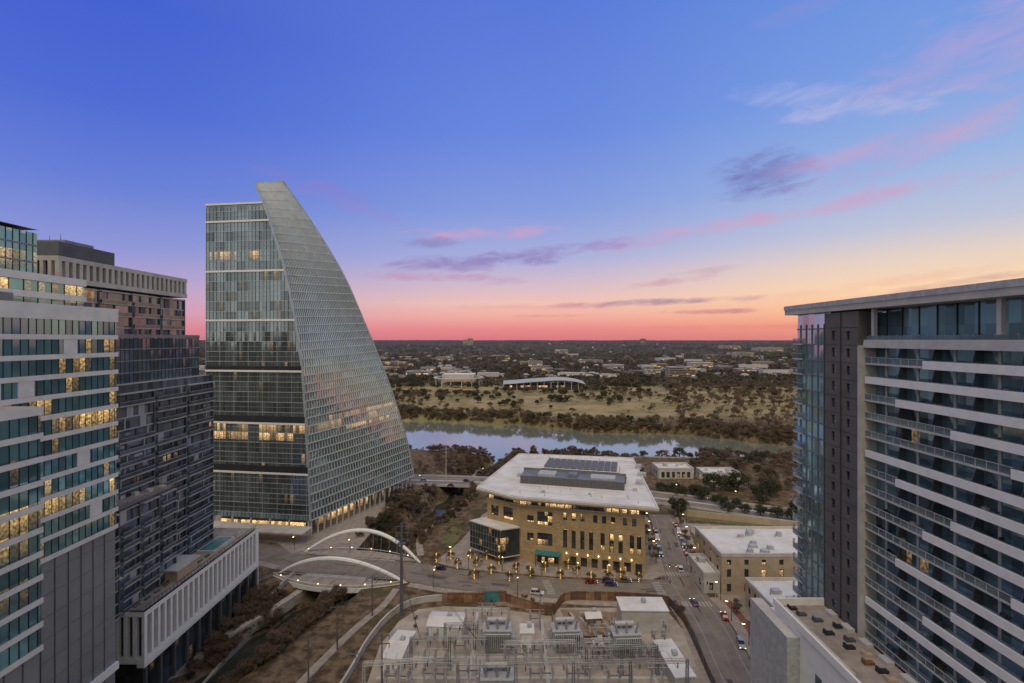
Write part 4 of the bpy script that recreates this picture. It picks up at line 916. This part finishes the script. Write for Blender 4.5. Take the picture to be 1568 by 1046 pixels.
def lamp(x,y,h_=7,a=0):
    b=B(); b.T=T_at(x,y,a); b.tube((0,0,0),(0,0,h_),.11,.07,DMET,6); b.tube((0,0,h_),(1.6,0,h_+.3),.06,.05,DMET,5); b.box(1.2,-.2,h_+.26,2.0,.2,h_+.40,DMET); b.box(1.2,-.2,h_-.02,2.0,.2,h_+.255,LAMP); b.T=None; b.make('street_lamp')
for x,y,a in ((60.5,212,0),(65,235,0),(76,176,3),(73.5,150,3),(-18,199.5,-1.5),(12,194,-1.5),(38,191,-1.5),(-30,184,1.5),(2,178,1.5),(88,244,3),(-20,333,-1.5),(20,325,-1.5),(100,296,-1.5),(130,283,-1.5),(62,224,0),(67,246,0),(79,205,3),(84,228,3),(74,163,3),(26,193,-1.5),(-4,198,-1.5),(-28,206,0),(-98,218,-1.5),(-72,215,-1.5),(-60,316,-1.5),(60,312,-1.5),(160,268,-1.5)): lamp(x,y,6.5,a)
def signal(x,y,a):
    b=B(); b.T=T_at(x,y,a); b.tube((0,0,0),(0,0,6),.13,.1,GALV,6); b.tube((0,0,5.8),(6,0,6.2),.08,.06,GALV,5)
    for X in (3,5.6): b.box(X-.18,-.18,5.2,X+.18,.18,6.2,DMET); b.tube((X,-.18,5.5),(X,-.22,5.5),.12,.12,LAMP,6)
    b.T=None; b.make('traffic_signal')
signal(59,190.5,0); signal(74.5,177,math.pi); signal(58.2,175,math.pi/2)
GB=glass('rear_tower_glass',(0.10,0.12,0.15),2,4,lit=.12,ls=1,metal=.4)
for x,y,w,d,h_ in ((-70,-130,40,40,120),(20,-150,45,40,180),(100,-120,40,35,105),(-170,-80,50,50,120),(190,-60,50,50,110),(-5,-60,30,30,88)):  # unseen towers behind the camera, added for the glass facades to reflect
    b=B(); banded(b,x-w/2,y-d/2,x+w/2,y+d/2,0,h_,4,1.2,.2,GB,SLAB,mull=None); b.make('downtown_tower')
# ------------------------------------------------ sky
w=bpy.data.worlds.new('World'); scene.world=w; w.use_nodes=True; nt=w.node_tree; N=nt.nodes; L=nt.links; bg=N['Background']
try: w.cycles.sampling_method='NONE'
except Exception: pass
def mt(op,a,b=None,c=None,cl=False):
    n=N.new('ShaderNodeMath'); n.operation=op; n.use_clamp=cl
    for i,x in enumerate((a,b,c)):
        if x is None: continue
        if hasattr(x,'is_linked'): L.new(x,n.inputs[i])
        else: n.inputs[i].default_value=x
    return n.outputs[0]
def mrw(x,a,b,c=0,d=1):
    n=N.new('ShaderNodeMapRange'); n.interpolation_type='SMOOTHSTEP'; L.new(x,n.inputs[0]); n.inputs[1].default_value=a;n.inputs[2].default_value=b;n.inputs[3].default_value=c;n.inputs[4].default_value=d; return n.outputs[0]
def mixw(f,a,b):
    n=N.new('ShaderNodeMix'); n.data_type='RGBA'; L.new(f,n.inputs[0])
    for k,c in ((6,a),(7,b)):
        if isinstance(c,tuple): n.inputs[k].default_value=c
        else: L.new(c,n.inputs[k])
    return n.outputs[2]
tc=N.new('ShaderNodeTexCoord'); nm=N.new('ShaderNodeVectorMath'); nm.operation='NORMALIZE'; L.new(tc.outputs['Generated'],nm.inputs[0]); sp=N.new('ShaderNodeSeparateXYZ'); L.new(nm.outputs[0],sp.inputs[0])
az=mt('ARCTAN2',sp.outputs[0],sp.outputs[1]); el=mt('ARCSINE',sp.outputs[2]); t=mt('DIVIDE',el,math.pi/2,cl=True)
def ramp(st):
    n=N.new('ShaderNodeValToRGB'); L.new(t,n.inputs[0]); cr=n.color_ramp
    while len(cr.elements)<len(st): cr.elements.new(.5)
    for e,(dg,c) in zip(cr.elements,st): e.position=dg/90; e.color=S(c)
    return n.outputs[0]
ZEN=(180,180,186)  # sky above the frame, unseen, lightened to neutral as ambient fill
left=ramp([(0,(208,124,142)),(1,(218,136,150)),(2.6,(212,158,184)),(5,(184,164,204)),(8.5,(142,150,214)),(14,(104,128,214)),(21,(80,108,212)),(29,(68,98,206)),(42,(86,110,198)),(62,ZEN)])
mid=ramp([(0,(216,122,130)),(1.2,(230,138,138)),(2.6,(240,172,160)),(4.2,(240,194,180)),(6.5,(212,188,202)),(9.5,(170,176,220)),(15,(134,156,222)),(23,(106,136,222)),(36,(88,120,216)),(62,ZEN)])
right=ramp([(0,(218,132,126)),(1.2,(236,154,130)),(2.8,(248,188,146)),(5,(250,214,176)),(7.5,(230,210,196)),(10.5,(190,196,218)),(16,(152,180,226)),(24,(122,158,226)),(35,(102,142,220)),(62,ZEN)])
back=ramp([(0,(230,214,200)),(6,(224,214,206)),(20,(206,203,206)),(50,ZEN),(90,ZEN)])  # unseen sky behind the camera, brightened and neutralised to fill the facades
col=mixw(mrw(az,-.75,0.05),left,mid); col=mixw(mrw(az,0.0,.75),col,right)
aaz=mt('ABSOLUTE',az); col=mixw(mrw(aaz,.95,1.7),col,back)
cv=N.new('ShaderNodeCombineXYZ'); L.new(mt('MULTIPLY',az,7),cv.inputs[0]); L.new(mt('MULTIPLY',mt('SUBTRACT',el,mt('MULTIPLY',az,.08)),22),cv.inputs[1])
def nzw(sc,det,seed,dist=.4):
    n=N.new('ShaderNodeTexNoise'); n.noise_dimensions='3D'; n.inputs['Scale'].default_value=sc; n.inputs['Detail'].default_value=det; n.inputs['Roughness'].default_value=.64; n.inputs['Distortion'].default_value=dist; L.new(cv.outputs[0],n.inputs['Vector']); return n.outputs['Fac']
nn=nzw(1.7,8,1.3); nd=mt('MULTIPLY',mt('SUBTRACT',nn,.5),6.5)
def cloud(u,v,ru,rv,c,s,tilt=0.0):
    global col
    dx=(u-784)/F; a0=math.atan(dx); k=math.cos(a0); e0=math.atan((520-v)/F*k); ra=ru/F*k*k; re=rv/F*k
    da=mt('SUBTRACT',az,a0); de=mt('SUBTRACT',mt('MULTIPLY_ADD',da,-tilt,el),e0)
    da=mt('MULTIPLY',da,1/ra); de=mt('MULTIPLY',de,1/re)
    d2=mt('MULTIPLY_ADD',da,da,mt('MULTIPLY',de,de))
    m=mrw(mt('SUBTRACT',nd,d2),-1.8,1.1,0,s)
    col=mixw(m,col,S(c))
PU=(138,128,182)
cloud(1500,70,180,56,(184,164,210),.55,.15); cloud(1230,145,90,15,(184,186,226),.5,-.2); cloud(1320,168,120,12,(198,192,226),.55,-.1); cloud(1240,12,80,12,(150,144,212),.35,.1)
cloud(1360,235,200,30,(178,160,210),.45,.22); cloud(1165,270,72,32,(116,114,180),.85,.05); cloud(1390,288,130,12,(206,160,196),.65,.0); cloud(1490,195,140,18,(206,166,200),.5,.22); cloud(1270,245,90,14,(196,166,206),.5,.1)
cloud(1250,322,240,10,(200,166,204),.5,.05); cloud(1000,366,170,11,(196,160,204),.6,.12); cloud(740,358,110,9,(212,160,194),.65,.05); cloud(1120,346,120,8,(208,168,198),.45,.05)
cloud(660,372,45,8,PU,.75,0); cloud(735,402,120,12,(142,122,182),.85,.05); cloud(860,384,110,9,(146,130,188),.75,.1); cloud(660,424,110,7,(192,138,176),.7,.0); cloud(760,432,60,5,(186,154,188),.5,0)
cloud(500,290,85,10,(150,120,204),.4,-.15); cloud(545,318,75,8,(164,126,194),.38,-.2); cloud(990,464,140,5,(156,122,156),.85,.02); cloud(1095,477,70,4,(190,128,140),.8,0); cloud(1400,118,120,16,(162,162,216),.3,.1)
cloud(1300,440,170,8,(236,182,166),.5,.1); cloud(830,470,120,5,(226,156,160),.5,0); cloud(1450,436,130,6,(206,156,152),.65,.12); cloud(1020,432,70,6,(196,150,174),.6,.1); cloud(1080,415,60,5,(196,162,182),.5,.1); cloud(1180,500,220,4,(212,122,124),.3,0); cloud(1330,462,120,4,(226,156,146),.5,.04); cloud(840,484,50,3,(200,118,134),.55,0)
sk=N.new('ShaderNodeTexSky'); sk.sky_type='NISHITA'; sk.sun_disc=False; sk.sun_elevation=math.radians(3); sk.sun_rotation=math.radians(35)
vs=N.new('ShaderNodeVectorMath'); vs.operation='SCALE'; L.new(sk.outputs[0],vs.inputs[0]); vs.inputs['Scale'].default_value=.0004
va=N.new('ShaderNodeVectorMath'); va.operation='ADD'; L.new(col,va.inputs[0]); L.new(vs.outputs[0],va.inputs[1])
L.new(va.outputs[0],bg.inputs['Color']); bg.inputs['Strength'].default_value=1.0
sd=bpy.data.lights.new('warm_fill','SUN'); sd.energy=1.35; sd.angle=math.radians(35); sd.color=(1,.82,.60); so=bpy.data.objects.new('warm_fill',sd); scene.collection.objects.link(so)  # added soft warm fill against the blue sky light; real sun has set
so.rotation_euler=Vector((.10,.52,-.83)).to_track_quat('-Z','Y').to_euler()
cd=bpy.data.cameras.new('camera'); cd.sensor_width=36; cd.lens=17.0; cd.shift_y=-.002; cd.clip_end=40000; cd.clip_start=.5
co=bpy.data.objects.new('camera',cd); scene.collection.objects.link(co); co.location=(0,0,H); co.rotation_euler=(math.pi/2,0,0); scene.camera=co
scene.view_settings.view_transform='Standard'; scene.view_settings.look='None'; scene.view_settings.exposure=0
